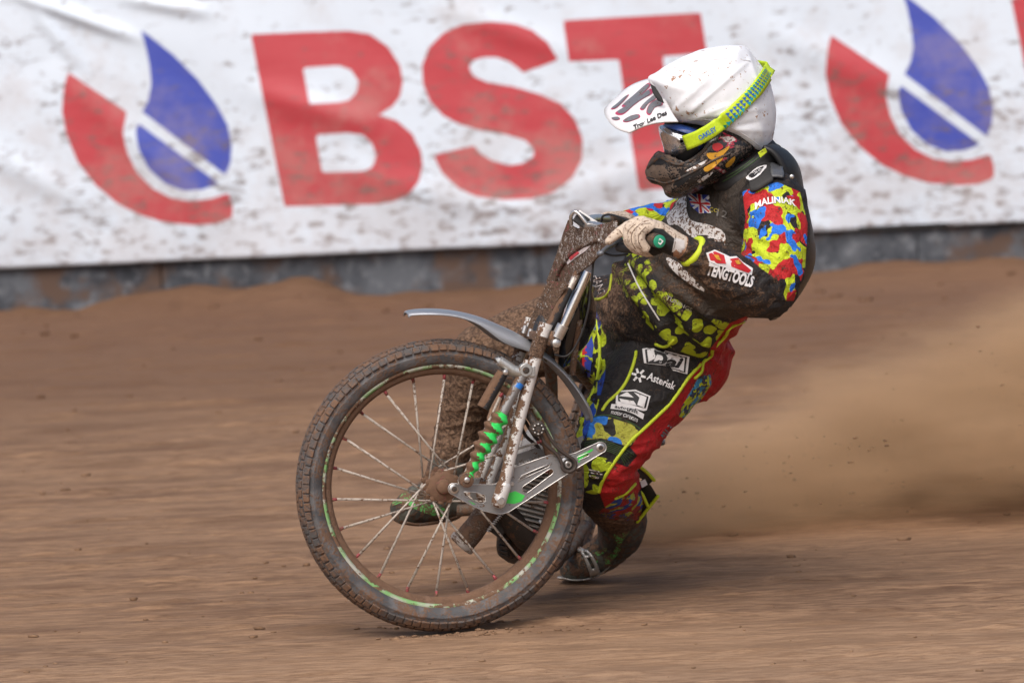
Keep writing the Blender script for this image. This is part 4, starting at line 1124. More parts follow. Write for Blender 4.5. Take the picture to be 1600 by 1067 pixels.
    c = s.mix(film, c, (0.10, 0.066, 0.047)); c = s.mix(mk, c, mcol)
    c = s.mix(sel("skin"), c, skin)
    h = s.math('ADD', s.math('MULTIPLY', mk, 0.7), s.math('MULTIPLY', s.noise(260, 4, 0.6), 0.5))
    h = s.math('ADD', h, s.math('MULTIPLY', s.math('ABSOLUTE', s.math('SUBTRACT', s.noise(26, 3, 0.5, dist=1.2), 0.5)), -3.2))
    return s.fin(c, s.mixf(mk, 0.62, 0.92), 0.0, s.bump(h, 0.8, 0.005), **{"Specular IOR Level": 0.28})
body = obj("race_suit", BV, BF, suit_mat(), rider)
for k_, v_ in REG.items(): attr(body.data, k_, v_)
attr(body.data, "dirt", md)
BT = BVHTree.FromPolygons([Vector(v) for v in BV], BF)

# ---------------------------------------------------------------- draping prints and trims on a surface
def hit(bvh, px, py, off):
    d = ray(px, py)
    loc, nn, i_, dist = bvh.ray_cast(CAM, d)
    if loc is None: return None
    if nn.dot(d) > 0: nn = -nn
    return loc + nn*off
from mathutils.geometry import delaunay_2d_cdt
def drape_poly(name, poly, mat, parent, bvh=BT, off=0.0022, grid=6.0, holes=(), one=False):
    loops = [list(map(tuple, poly))]+[list(map(tuple, h)) for h in holes]
    pts, edges = [], []
    for lp in loops:
        b0 = len(pts); L2 = []
        for i in range(len(lp)):
            a = np.array(lp[i]); c = np.array(lp[(i+1) % len(lp)]); m = max(1, int(np.linalg.norm(c-a)/grid))
            L2 += [tuple(a+(c-a)*k/m) for k in range(m)]
        pts += L2; edges += [(b0+i, b0+(i+1) % len(L2)) for i in range(len(L2))]
    A = np.array(pts); x0, y0 = A.min(0); x1, y1 = A.max(0)
    gx, gy = np.meshgrid(np.arange(x0, x1, grid), np.arange(y0, y1, grid))
    g = np.stack([gx.ravel(), gy.ravel()], -1)
    if len(g):
        ins = sdf(loops[0], g)
        for h in loops[1:]: ins = np.minimum(ins, -sdf(h, g))
        pts += [tuple(p) for p in g[ins > grid*0.35]]
    v2, e2, f2, *_ = delaunay_2d_cdt([Vector(p) for p in pts], edges, [], 0, 1e-4)
    vv = [(v.x, v.y) for v in v2]
    cen = np.array([np.mean([vv[i] for i in f], axis=0) for f in f2]) if f2 else np.zeros((0, 2))
    if not len(cen): return None
    ok = sdf(loops[0], cen) > 0
    for h in loops[1:]: ok &= sdf(h, cen) < 0
    return drape_mesh(name, vv, [f for f, o_ in zip(f2, ok) if o_], mat, parent, bvh, off, one)
def drape_mesh(name, vv, fs, mat, parent, bvh=BT, off=0.0022, one=False):
    W3 = [hit(bvh, x, y, off) for x, y in vv]
    # drop faces that fall off the edge of the surface or span a depth jump
    keep = []
    for f in fs:
        p = [W3[i] for i in f]
        if any(x is None for x in p): continue
        if max(a.y for a in p)-min(a.y for a in p) > 0.07: continue
        keep.append(f)
    if one and keep:                         # keep the largest connected piece only
        par = {}
        def find(a):
            while par.setdefault(a, a) != a: a = par[a]
            return a
        for f in keep:
            for i in f[1:]: par[find(i)] = find(f[0])
        cnt = {}
        for f in keep: cnt[find(f[0])] = cnt.get(find(f[0]), 0)+1
        best = max(cnt, key=cnt.get); keep = [f for f in keep if find(f[0]) == best]
    used = sorted(set(i for f in keep for i in f)); mp = {u_: k for k, u_ in enumerate(used)}
    if not keep: return None
    o = obj(name, [W3[i] for i in used], [tuple(mp[i] for i in f) for f in keep], mat, parent)
    return o
def drape_line(name, pts, r, mat, parent, bvh=BT, off=0.002, n=5, flat=1.0, seg=8):
    S = spline(pts, n); out = []
    for x, y in S:
        h = hit(bvh, x, y, off)
        if h is None: continue
        if out and (h-out[-1]).length > 0.10:
            continue
        out.append(h)
    if len(out) < 2: return None
    for _ in range(3): out = [out[0]]+[(out[i-1]+out[i]*2+out[i+1])/4 for i in range(1, len(out)-1)]+[out[-1]]
    mb = MB(); mb.tube(out, [r]*len(out), seg, roundcap=1.0)
    return mb.build(name, mat, parent)
def text2d(s, bold=0.0, shear=0.0, space=1.0):
    cu = bpy.data.curves.new("t", 'FONT'); cu.body = s; cu.align_x = 'CENTER'; cu.align_y = 'CENTER'
    cu.offset = bold; cu.shear = shear; cu.resolution_u = 3; cu.space_character = space
    o = bpy.data.objects.new("t", cu); COL.objects.link(o)
    dg = bpy.context.evaluated_depsgraph_get()
    me = bpy.data.meshes.new_from_object(o.evaluated_get(dg))
    V = [(v.co.x, v.co.y) for v in me.vertices]; Fc = [tuple(p.vertices) for p in me.polygons]
    bpy.data.objects.remove(o); bpy.data.curves.remove(cu); bpy.data.meshes.remove(me)
    return np.array(V), Fc
def drape_text(name, s, c, ang, width, height, mat, parent, bvh=BT, off=0.0032, bold=0.0, shear=0.0, bow=0.0, space=1.0):
    """text centred at pixel c, baseline turned ang degrees (clockwise in the picture)"""
    V, Fc = text2d(s, bold, shear, space)
    mn, mx = V.min(0), V.max(0)
    u_ = (V[:, 0]-(mn[0]+mx[0])/2)/(mx[0]-mn[0])*width; v2 = (V[:, 1]-(mn[1]+mx[1])/2)/(mx[1]-mn[1])*height
    v2 = v2 - bow*(u_/width*2)**2
    a = math.radians(ang); ca, sa_ = math.cos(a), math.sin(a)
    X = c[0]+u_*ca+v2*sa_; Y = c[1]+u_*sa_-v2*ca
    return drape_mesh(name, list(zip(X, Y)), Fc, mat, parent, bvh, off)
M_NEON = muddy("neon_piping", NEON, 0.6, cover=0.22, scale=90, bumps=0.2)
M_PRW = muddy("print_white", (0.72, 0.71, 0.72), 0.6, cover=0.24, scale=70, bumps=0.15)
M_PRWD = muddy("print_white_dirty", (0.74, 0.72, 0.71), 0.6, cover=0.50, scale=95, fine=200, bumps=0.4, soft=0.03)
M_PRR = muddy("print_red", (0.50, 0.015, 0.02), 0.6, cover=0.2, bumps=0.15)
M_PRY = muddy("print_yellow", (0.60, 0.30, 0.02), 0.6, cover=0.38, bumps=0.15)
M_PRB = muddy("print_blue", (0.03, 0.06, 0.38), 0.6, cover=0.3, bumps=0.15)
M_PRK = smat("print_black", (0.015, 0.015, 0.017), 0.6)
M_STITCH = NT("green_stitch").fin((0.045, 0.10, 0.03), 0.7)
# piping
for pts in [[(1094,570),(1074,592),(1051,626),(1029,648),(1004,672),(982,692),(957,726),(941,752),(936,768)],
            [(1052,532),(1040,542),(1025,538)],
            [(994,550),(992,562),(982,590),(968,612),(950,628),(942,640)],
            [(1168,500),(1140,512),(1135,524),(1114,545),(1112,556),(1098,566),(1097,580),(1086,590)],
            [(962,778),(978,770),(992,756)],
            [(925,478),(912,520),(900,570),(893,640),(884,700)],[(928,482),(938,540),(932,600),(912,640)]]:
    drape_line("piping", pts, 0.0042, M_NEON, body, off=0.0005)
drape_poly("leg_stripe", [(915,500),(905,540),(897,600),(892,690),(902,690),(908,610),(918,560)], M_PRR, body, off=0.001, one=True)
drape_poly("leg_stripe", [(922,510),(915,545),(912,600),(922,590),(928,540)], M_PRB, body, off=0.0012, one=True)
# stretch ribs over the knee
for i in range(6):
    t = i/5
    drape_line("knee_rib", [(914-1*t, 692+13*t), (940, 688+14*t), (968, 697+15*t), (990-14*t, 710+16*t)], 0.0008, M_STITCH, body, off=0.001, seg=6)
drape_line("seam", [(925,652),(950,648),(985,660),(1003,672)], 0.0014, M_STITCH, body, off=0.001, seg=6)
# lettering and logos
drape_text("printed_lettering", "TENGTOOLS", (1141,430), 17, 74, 19, M_PRW, body, bold=0.045)
drape_poly("logo_badge", [(1103,396),(1116,391),(1132,398),(1140,402),(1150,401),(1160,410),(1176,420),(1174,430),(1140,421),(1108,409)], M_PRW, body, off=0.002)
drape_poly("logo_badge", [(1107,397),(1116,394),(1130,400),(1134,412),(1120,411),(1110,407)], M_PRR, body, off=0.0032)
drape_poly("logo_badge", [(1114,398),(1121,400),(1126,408),(1119,405)], M_PRY, body, off=0.0044, grid=3)
drape_poly("logo_badge", [(1140,406),(1152,404),(1160,413),(1173,423),(1168,427),(1142,416)], M_PRR, body, off=0.0032)
drape_poly("logo_badge", [(1147,409),(1153,408),(1157,414),(1150,414)], M_PRY, body, off=0.0044, grid=3)
drape_text("printed_lettering", "MALINIAK", (1211,313), -4, 62, 11, M_PRW, body, bold=0.03, bow=8)
# union flag and badge on the chest
drape_poly("flag_patch", [(1076,303),(1108,306),(1110,318),(1112,333),(1094,334),(1080,322)], M_PRB, body)
for pl, m_, of in [([(1076,303),(1081,303),(1112,330),(1112,334),(1107,334),(1077,308)], M_PRW, 0.0030), ([(1109,306),(1110,310),(1086,328),(1083,325)], M_PRW, 0.0030),
               ([(1090,304),(1098,305),(1101,334),(1094,334)], M_PRW, 0.0032), ([(1079,314),(1111,317),(1112,323),(1082,321)], M_PRW, 0.0032),
               ([(1092,304),(1096,305),(1099,334),(1096,334)], M_PRR, 0.0040), ([(1079,316),(1111,318.5),(1111,321.5),(1081,319)], M_PRR, 0.0040), ([(1077,304),(1079,303.5),(1110,331),(1109,333)], M_PRR, 0.0040)]:
    drape_poly("flag_stripe", pl, m_, body, off=of, grid=3)
drape_text("printed_lettering", "12", (1130,334), 12, 17, 11, smat("print_grey", (0.16, 0.15, 0.14), 0.7), body)
drape_text("printed_lettering", "co", (1117,329), 8, 15, 7, muddy("print_gold", (0.40, 0.33, 0.04), 0.7, cover=0.35), body)
drape_poly("race_number", spline([(1052,308),(1072,304),(1074,330),(1082,345),(1110,352),(1133,365),(1130,391),(1108,388),(1085,374),(1060,352),(1046,352),(1042,330)], 3, True), M_PRWD, body, off=0.002, grid=5, one=True)
drape_poly("race_number", spline([(1042,402),(1060,410),(1080,425),(1110,450),(1108,458),(1080,444),(1050,420)], 3, True), M_PRWD, body, off=0.002, grid=5, one=True)
drape_text("printed_lettering", "TUNINGS", (1062,474), 26, 44, 7, smat("print_pale", (0.42, 0.40, 0.38), 0.7), body)
# zip in the jacket front
drape_line("zip", [(982,412),(996,445),(1012,472),(1030,500)], 0.0020, M_PRW, body, off=0.001)
# thigh sponsors
for grow, m_, of in ((2.6, M_PRW, 0.0022), (0.0, M_PRK, 0.0032), (-2.2, M_PRW, 0.0042)):
    base = [(1008,547),(1024,545),(1037,553),(1040,548),(1056,552),(1073,557),(1070,582),(1050,577),(1046,571),(1010,567)]
    c0 = np.mean(base, 0)
    pl = [tuple(c0+(np.array(p)-c0)*(1+grow/22)) for p in base]
    drape_poly("logo_badge", pl, m_, body, off=of, grid=5)
drape_text("printed_lettering", "Dai", (1040,563), 12, 52, 18, M_PRK, body, off=0.0052, bold=0.04, shear=0.2)
drape_text("printed_lettering", "Asterisk", (1033,596), 21, 46, 12, M_PRW, body, bold=0.02)
for a in range(0, 360, 60):
    cx_, cy_ = 998, 587; a_ = math.radians(a+15); dx, dy = math.cos(a_), math.sin(a_)
    drape_poly("logo_mark", [(cx_+dx*3.5-dy*2, cy_+dy*3.5+dx*2), (cx_+dx*3.5+dy*2, cy_+dy*3.5-dx*2), (cx_+dx*11+dy*1.6, cy_+dy*11-dx*1.6), (cx_+dx*11-dy*1.6, cy_+dy*11+dx*1.6)], M_PRW, body, grid=3)
hexp = [(963,617),(966,611),(993,609),(1016,619),(1010,641),(1005,642),(962,630)]
drape_poly("logo_badge", hexp, M_PRW, body, grid=5)
drape_poly("logo_badge", [(966,617),(969,613),(992,611.5),(1013,620.5),(1008,638),(966,628)], M_PRK, body, off=0.0031, grid=4)
drape_poly("logo_badge", [(967,620),(980,613),(990,622),(978,621)], M_PRW, body, off=0.004, grid=3)
drape_poly("logo_badge", [(990,613),(1010,621),(1005,637),(996,633),(999,622)], M_PRW, body, off=0.004, grid=3)
drape_poly("logo_badge", [(968,624),(990,627),(995,634),(970,630)], M_PRW, body, off=0.004, grid=3)
drape_poly("logo_ribbon", [(956,631),(975,631),(990,637),(1006,647),(1004,655),(988,646),(972,641),(954,639)], M_PRW, body, grid=4)
drape_text("printed_lettering", "autocraft", (979,638), 14, 36, 7, M_PRK, body, off=0.004, bold=0.02, bow=1.5)
drape_text("printed_lettering", "motor caravans", (976,649), 17, 42, 5.5, M_PRW, body, bow=1.5)
drape_text("printed_lettering", "WULF", (1040,676), -52, 24, 11, smat("print_teal", (0.10, 0.22, 0.26), 0.6), body, bold=0.03)
drape_text("printed_lettering", "HANS", (936,446), 68, 30, 12, muddy("print_faint", (0.45, 0.40, 0.38), 0.7, cover=0.5), body)
drape_line("piping", [(930,468),(940,467),(950,460),(954,448),(956,430)], 0.0038, muddy("neon_dirty", (0.40, 0.46, 0.02), 0.6, cover=0.42, scale=80), body, off=0.0005)
for (x, y, a, l) in [(921,732,8,16),(924,737,8,18),(922,742,8,14)]:
    drape_poly("logo_mark", [(x,y),(x+l,y+3),(x+l,y+5),(x,y+2)], M_PRWD, body, grid=4)
# cuff ring at the left wrist
fa = (P(1125,422,-0.27)-P(1085,394,-0.295)).normalized()
def ring(c, ax, r, tr, mat, name, parent, ell=1.0, seg=28, ref=None):
    u_ = (Vector(ref) if ref else ax.orthogonal()); u_ = (u_-ax*u_.dot(ax)).normalized(); v2 = ax.cross(u_)
    mb = MB(); mb.tube([c+u_*(math.cos(2*math.pi*k/seg)*r)+v2*(math.sin(2*math.pi*k/seg)*r*ell) for k in range(seg)], tr, 10, closed=True)
    return mb.build(name, mat, parent)
ring(P(1083,393,-0.297), fa, 0.0325, 0.0085, M_NEON, "cuff", rider)
# flaps of the trouser hem behind the knee
hf = rpart("trouser_flap")
def sheet(name, pts, mat, parent, th=0.006, bev=0.002):
    pp = [P(*p) for p in pts]
    mb = MB(); mb.prism(pp, fwd*th); return mb.build(name, mat, parent, smooth=False, bevel=bev)
sheet("flap", [(988,742,0.36),(1000,730,0.37),(1021,750,0.39),(1014,757,0.40),(1003,748,0.38)], M_BLACK, hf)
sheet("flap", [(985,768,0.40),(1004,748,0.385),(1017,758,0.395),(1028,776,0.41),(996,814,0.45),(975,800,0.45)], M_BLACK, hf)
for pts in [[(1000,729,0.365),(1012,739,0.375),(1022,750,0.385)], [(1028,775,0.405),(1012,795,0.425),(996,815,0.445)], [(991,764,0.38),(1002,770,0.385),(1012,790,0.41)]]:
    mb = MB(); mb.tube([P(*p) for p in spline(pts, 4)], 0.0042, 8, roundcap=1); mb.build("piping", M_NEON, hf)
mb = MB(); mb.prism([P(1000,752,0.376), P(1008,748,0.380), P(1012,757,0.384), P(1003,762,0.380)], fwd*-0.002); mb.build("label_print", M_PRW, hf, smooth=False)

# ---------------------------------------------------------------- gloves
def hand(name, mats, spec, palm, side, regs, mat):
    h = MB()
    h.tube([P(*p[:3]) for p in palm], [(p[3]*PX, p[4]*PX) for p in palm], 22, side=side, roundcap=0.7)
    for f in spec:
        S = spline([(p[0], p[1], p[2], p[3]) for p in f], 4)
        h.tube([P(*p[:3]) for p in S], [p[3]*PX for p in S], 14, roundcap=1.0)
    V, Fc = h.remesh(0.0022, 3, 0.5)
    N_ = normals(V, Fc); V = V + N_*(0.0012*fbm(V*120, 3))[:, None]
    o = obj(name, V, Fc, mat, rider); qq_ = proj(V)
    for k, pl in regs.items(): attr(o.data, k, np.clip(sdf(pl, qq_), -30, 30))
    return o, BVHTree.FromPolygons([Vector(v) for v in V], Fc)
def glove_mat():
    s = NT("glove_leather")
    tan = s.mix(s.noise(60, 5, 0.65), (0.46, 0.36, 0.27), (0.66, 0.57, 0.48))
    tan = s.mix(s.ramp(s.noise(130, 5, 0.7), 0.52, 0.62), tan, (0.19, 0.12, 0.08))
    c = s.mix(s.ramp(s.attr("white"), -0.8, 0.8), tan, (0.60, 0.58, 0.57)); c = s.mix(s.ramp(s.attr("black"), -0.8, 0.8), c, (0.016, 0.016, 0.017))
    return s.fin(c, 0.85, 0.0, s.bump(s.noise(190, 4, 0.6), 0.5, 0.003))
M_GLOVE = glove_mat()
kn = (P(996,345,-0.265)-P(1018,350,-0.345)).normalized()
hl, HT = hand("glove", None, [
    [(1018,354,-0.338,9.5),(1003,360,-0.345,9),(1000,376,-0.348,8.5),(1010,389,-0.346,7.5)],
    [(1011,350,-0.318,10),(992,357,-0.326,9.6),(989,377,-0.330,9),(1001,391,-0.328,8)],
    [(1004,347,-0.296,10),(985,355,-0.304,9.6),(983,376,-0.308,9),(995,390,-0.306,8)],
    [(998,347,-0.272,9.5),(979,356,-0.285,9),(962,368,-0.30,7.6),(951,377,-0.305,6)],
    [(1032,386,-0.275,10),(1013,393,-0.250,9),(994,389,-0.235,8)]],
    [(1064,386,-0.305,19,18),(1045,377,-0.306,24,20),(1025,362,-0.305,30,18),(1006,351,-0.305,29,12)], kn,
    {"black": [(1014,364),(1022,356),(1036,358),(1054,373),(1048,404),(1022,402),(1013,394),(1020,380)], "white": [(1054,371),(1070,376),(1068,410),(1046,406)]}, M_GLOVE)
M_GROOVE = NT("glove_groove").fin((0.12, 0.08, 0.055), 0.9)  # dark lines: glove seams, and shade painted into the grooves between fingers
for pts in [[(1009,355),(1000,364),(997,376),(1003,388)], [(1001,350),(989,361),(986,376),(993,389)], [(1016,349),(1004,351),(994,356)], [(992,351),(984,358),(980,366)], [(968,360),(972,366)], [(1056,368),(1054,385),(1048,401)]]:
    drape_line("seam_groove_shade", pts, 0.0010, M_GROOVE, hl, bvh=HT, off=0.0002, seg=6)
hr, _ = hand("glove", None, [
    [(962,340,0.36,9),(946,345,0.36,9),(944,362,0.36,8.5),(956,372,0.36,7.5)],
    [(958,340,0.335,9),(940,346,0.335,9),(939,362,0.335,8.5),(952,372,0.335,7.5)],
    [(954,340,0.31,9),(936,346,0.31,9),(935,362,0.31,8.5),(948,372,0.31,7.5)],
    [(950,341,0.285,9),(930,348,0.28,8.5),(920,360,0.275,7)],
    [(968,364,0.29,9),(952,368,0.27,8.5)]],
    [(985,352,0.37,18,17),(972,347,0.345,26,18),(954,343,0.325,28,12)], kn,
    {"black": [(1,1),(2,1),(2,2)], "white": [(1,1),(2,1),(2,2)]}, M_GLOVE)

# ---------------------------------------------------------------- boots
def boot(name, tubes, mat, voxel=0.0042):
    h = MB()
    for pts, side in tubes:
        S = spline([(p[0], p[1], p[2], p[3], p[4] if len(p) > 4 else p[3]) for p in pts], 4) if len(pts) > 2 else np.array([(p[0], p[1], p[2], p[3], p[4] if len(p) > 4 else p[3]) for p in pts])
        h.tube([P(*p[:3]) for p in S], [(p[3]*PX, p[4]*PX) for p in S], 22, side=side, roundcap=0.8)
    V, Fc = h.remesh(voxel, 4, 0.5)
    N_ = normals(V, Fc); V = V + N_*(0.003*fbm(V*40, 4, 0.6)+0.002*np.clip(fbm(V*90+5, 3), 0, 1))[:, None]
    o = obj(name, V, Fc, mat, rider)
    return o, BVHTree.FromPolygons([Vector(v) for v in V], Fc)
M_BOOT = muddy("boot_mud", (0.10, 0.105, 0.085), 0.6, cover=0.58, scale=40, fine=240, bumps=1.0, base2=(0.05, 0.05, 0.045))
M_GLOW = muddy("boot_green", (0.12, 0.48, 0.12), 0.5, cover=0.66, scale=55, bumps=0.5)
br, BRT = boot("boot", [([(706,715,0.60,34),(694,752,0.585,33),(684,778,0.565,32)], None),
                        ([(708,780,0.585,26,34),(680,782,0.555,28,37),(650,789,0.515,26,31),(629,799,0.49,22,22)], fwd)], M_BOOT)
drape_poly("boot_panel", spline([(613,790),(622,772),(634,764),(640,772),(652,780),(668,787),(692,793),(698,798),(692,806),(672,804),(650,796),(634,787),(624,786)], 3, True), M_GLOW, br, bvh=BRT, off=0.0015)
mb = MB(); mb.tube([P(*p) for p in spline([(709,808,0.585),(680,815,0.555),(650,818,0.515),(626,814,0.49)], 4)], [(0.035, 0.006)]*13, 14, side=fwd, roundcap=0.8); mb.build("sole", M_MUDPIPE, br)
bl, BLT = boot("boot", [([(966,790,0.50,44),(972,815,0.57,40),(968,838,0.64,36)], None),
                        ([(972,836,0.66,30,34),(945,862,0.69,30,30),(915,880,0.71,30,25),(892,888,0.73,26,19)], fwd)], M_BOOT)
for pl in ([(960,830),(972,818),(992,812),(984,828),(974,842),(966,850),(962,842)], [(946,872),(958,862),(966,852),(970,858),(958,874),(948,882)], [(930,862),(946,855),(948,860),(934,868)], [(955,868),(968,845),(974,842),(960,870)], [(924,874),(934,872),(932,880)]):
    drape_poly("boot_panel", spline(pl, 3, True), M_GLOW, bl, bvh=BLT, off=0.0015, grid=4)
shoe = rpart("steel_shoe")
M_STEEL = muddy("shoe_steel", (0.50, 0.49, 0.47), 0.4, 0.7, cover=0.40, scale=50)
sole = spline([(992,820,0.66),(975,850,0.68),(955,880,0.70),(930,899,0.715),(902,905,0.73),(876,902,0.74)], 4)
mb = MB(); mb.tube([P(*p) for p in sole], [(0.042, 0.0045)]*len(sole), 14, side=fwd, roundcap=0.8); mb.build("steel_sole", M_STEEL, shoe)
def drape_strip(name, A_, B_, mat, parent, bvh, off, th, holes=None):
    A2, B2 = spline(A_, 5), spline(B_, 5); V, Fc = [], []; m = 6
    rowsv = []
    for a, c in zip(A2, B2):
        r_ = []
        for j in range(m+1):
            x, y = a+(c-a)*j/m; h = hit(bvh, x, y, off); r_.append(h)
        if all(x is not None for x in r_): rowsv.append(r_)
    for r_ in rowsv: V += r_
    for i in range(len(rowsv)-1):
        for j in range(m):
            if holes and holes(i/(len(rowsv)-1), (j+0.5)/m): continue
            Fc.append((i*(m+1)+j, i*(m+1)+j+1, (i+1)*(m+1)+j+1, (i+1)*(m+1)+j))
    o = obj(name, V, Fc, mat, parent); so_ = o.modifiers.new("t", 'SOLIDIFY'); so_.thickness = th; so_.offset = 0
    return o
drape_strip("shoe_strap", [(900,858),(912,868),(918,884),(922,898)], [(904,855),(922,862),(933,878),(938,893)], M_STEEL, shoe, BLT, 0.004, 0.004, holes=lambda t, s_: (0.18 < t < 0.32 or 0.42 < t < 0.75) and 0.3 < s_ < 0.7)

# ---------------------------------------------------------------- helmet
helmet = rpart("helmet")
HY = 0.075
def pillow(name, outline, c, y0, Wd, mat, parent, rings=14, pw=0.72, n=4, taper=None, shift=0.0, creases=(), noise=0.0):
    O = spline(outline, n, True); c = np.array(c, float); m = len(O)
    V, Fc = [], []
    for i in range(-rings, rings+1):
        ph = math.pi/2*i/rings*0.985
        s_ = math.cos(ph)**pw
        for p in O:
            x, y = c+(p-c)*s_
            wd = Wd*(taper(x, y) if taper else 1.0)
            V.append(P(x + shift*math.sin(ph), y, y0 + wd*math.sin(ph)))
    nr = 2*rings+1
    for i in range(nr-1):
        for k in range(m):
            l = (k+1) % m
            Fc.append((i*m+k, i*m+l, (i+1)*m+l, (i+1)*m+k))
    Fc.append(tuple(range(m))); Fc.append(tuple((nr-1)*m+k for k in range(m-1, -1, -1)))
    Va = np.array(V)
    if creases or noise:
        mb_ = MB(); mb_.add(V, Fc); Va, Fc = mb_.remesh(0.0035, 6, 0.5)
        N_ = normals(Va, Fc); qq_ = proj(Va); dsp = np.zeros(len(Va))
        ctr = Va.mean(0); sg = np.sign(((Va-ctr)*N_).sum(1)); N_ = N_*sg[:, None]
        for (a, e_, wd, am) in creases:
            a = np.array(a, float); e = np.array(e_, float)-a
            t = np.clip(((qq_-a) @ e)/(e @ e), 0, 1); d = np.linalg.norm(qq_-a-t[:, None]*e, axis=1)
            dsp += am*np.exp(-(d/wd)**2)*np.sin(np.pi*np.clip(t, 0.02, 0.98))**0.4
        dsp += noise*fbm(Va*25, 3)
        Va = Va + N_*dsp[:, None]
    o = obj(name, Va, Fc, mat, parent)
    return o, BVHTree.FromPolygons([Vector(v) for v in Va], Fc)
M_COVER = None
def cover_mat():
    s = NT("helmet_cloth")
    c = s.mix(s.noise(18, 4), (0.73, 0.765, 0.82), (0.78, 0.815, 0.87))
    v = s.math('ADD', s.noise(75, 4, 0.6), s.math('MULTIPLY', s.math('SUBTRACT', s.noise(11, 3), 0.5), 0.35))
    c = s.mix(s.ramp(v, 0.635, 0.70), c, (0.33, 0.20, 0.13))
    c = s.mix(s.ramp(s.noise(300, 2), 0.70, 0.76), c, (0.3, 0.2, 0.14))
    return s.fin(c, 0.8, 0.0, s.bump(s.noise(30, 3), 0.12, 0.005), **{"Sheen Weight": 0.2, "Subsurface Weight": 0.0})
cover_out = [(1012,123),(1028,112),(1050,98),(1075,85),(1100,77),(1130,72),(1152,71.5),(1164,73),(1180,92),(1196,114),(1207,145),(1212,180),(1209,210),(1199,235),(1187,238),(1165,226),(1135,211),(1100,200),(1066,193),(1046,187),(1040,170),(1026,145)]
cover, CT = pillow("helmet_cover", cover_out, (1115,152), HY, 0.128, cover_mat(), helmet, pw=0.62, shift=6, creases=[
    ((1064,188),(1170,95),4,0.0036),((1070,186),(1195,170),4,0.0030),((1045,180),(1110,120),5,0.0030),((1165,74),(1190,150),4,0.0030),((1095,198),(1200,205),5,0.0030),((1066,190),(1140,165),4,0.0036),((1175,150),(1195,230),5,0.0030),((1020,125),(1120,90),5,0.0024),((1120,205),(1190,190),4,-0.0024)], noise=0.002)
M_SEAM = NT("cover_seam").fin((0.62, 0.62, 0.64), 0.8)
drape_line("seam", [(1017,128),(1030,146),(1042,166),(1048,182),(1052,188)], 0.0022, M_SEAM, cover, bvh=CT, off=0.0006)
drape_line("seam", [(1026,118),(1060,104),(1100,96),(1140,92),(1172,96)], 0.0012, M_SEAM, cover, bvh=CT, off=0.0003, seg=6)
drape_line("seam", [(1066,190),(1100,186),(1135,196),(1165,212),(1186,228)], 0.0014, M_SEAM, cover, bvh=CT, off=0.0003, seg=6)
chin_out = [(1030,236),(1018,247),(1010,262),(1008,271),(1015,285),(1034,292),(1041,306),(1057,310),(1086,301),(1130,280),(1168,252),(1190,226),(1180,200),(1140,190),(1115,200),(1098,232),(1064,254),(1042,247)]
def chin_mat():
    s = NT("helmet_shell")
    sep = s.n("ShaderNodeSeparateXYZ"); s.put(sep.inputs[0], s.co())
    n1 = s.noise(24, 3, 0.5, vec=s.co((0.8, 0.8, 1.8), (0, 0.6, 0)))
    c = s.mix(s.ramp(n1, 0.60, 0.62), (0.018, 0.017, 0.018), (0.40, 0.03, 0.06))
    c = s.mix(s.ramp(n1, 0.64, 0.66), c, (0.55, 0.50, 0.48))
    v = s.math('ADD', s.math('MULTIPLY', s.noise(50, 5, 0.65), 0.55), s.math('MULTIPLY', s.noise(230, 3), 0.45))
    v = s.math('ADD', v, s.math('MULTIPLY', s.ramp(sep.outputs[0], 0.45, 0.33), 0.14))
    mk = s.ramp(v, 0.52, 0.58)
    c = s.mix(mk, c, s.mix(s.noise(90, 3), (0.075, 0.052, 0.04), (0.20, 0.145, 0.11)))
    return s.fin(c, s.mixf(mk, 0.25, 0.9), 0.0, s.bump(mk, 0.5, 0.004))
tp = lambda x, y: 0.62+0.38*min(1, max(0, (x-1010)/90))
chin, CHT = pillow("chin_guard", chin_out, (1100,258), HY, 0.118, chin_mat(), helmet, pw=0.55, taper=tp, shift=4, noise=0.002)
M_LIP = muddy("guard_edge", (0.05, 0.045, 0.042), 0.4, cover=0.5, scale=80)
drape_line("guard_edge", [(1013,262),(1022,253),(1033,246),(1044,252),(1062,258),(1082,250),(1098,238),(1108,226)], 0.0042, M_LIP, chin, bvh=CHT, off=0.001)
drape_line("guard_edge", [(1012,278),(1026,282),(1040,286),(1060,280),(1084,268),(1112,252),(1140,240)], 0.0028, M_LIP, chin, bvh=CHT, off=0.0008)
M_VENT = NT("vent_dark").fin((0.006, 0.006, 0.007), 0.7)
drape_poly("vent", [(1052,288),(1060,279),(1078,268),(1080,276),(1068,288),(1054,296)], M_VENT, chin, bvh=CHT, off=0.001)
drape_poly("vent", [(1012,276),(1022,278),(1028,286),(1018,284)], M_VENT, chin, bvh=CHT, off=0.001, grid=3)
drape_poly("vent", [(1020,258),(1030,246),(1042,252),(1036,258)], M_VENT, chin, bvh=CHT, off=0.001, grid=3)
for pl, m_ in [([(1070,268),(1090,257),(1106,249),(1100,256),(1082,266)], M_PRWD), ([(1100,262),(1124,248),(1130,240),(1128,250),(1106,268)], M_PRY), ([(1090,282),(1104,273),(1114,267),(1110,274),(1095,285)], M_PRWD), ([(1114,226),(1124,224),(1130,230),(1122,236),(1114,234)], M_PRR),
              ([(1134,256),(1148,244),(1146,254),(1136,262)], M_PRY), ([(1104,240),(1122,238),(1140,228),(1132,240),(1112,250)], M_PRY)]:
    drape_poly("flame_print", spline(pl, 3, True), m_, chin, bvh=CHT, off=0.0012, grid=4)
sheet("peak_vent", [(1016,131,-0.02),(1024,136,-0.03),(1034,152,-0.045),(1038,162,-0.05),(1028,158,-0.05),(1020,146,-0.035)], M_VENT, helmet, th=0.004, bev=0.0005)
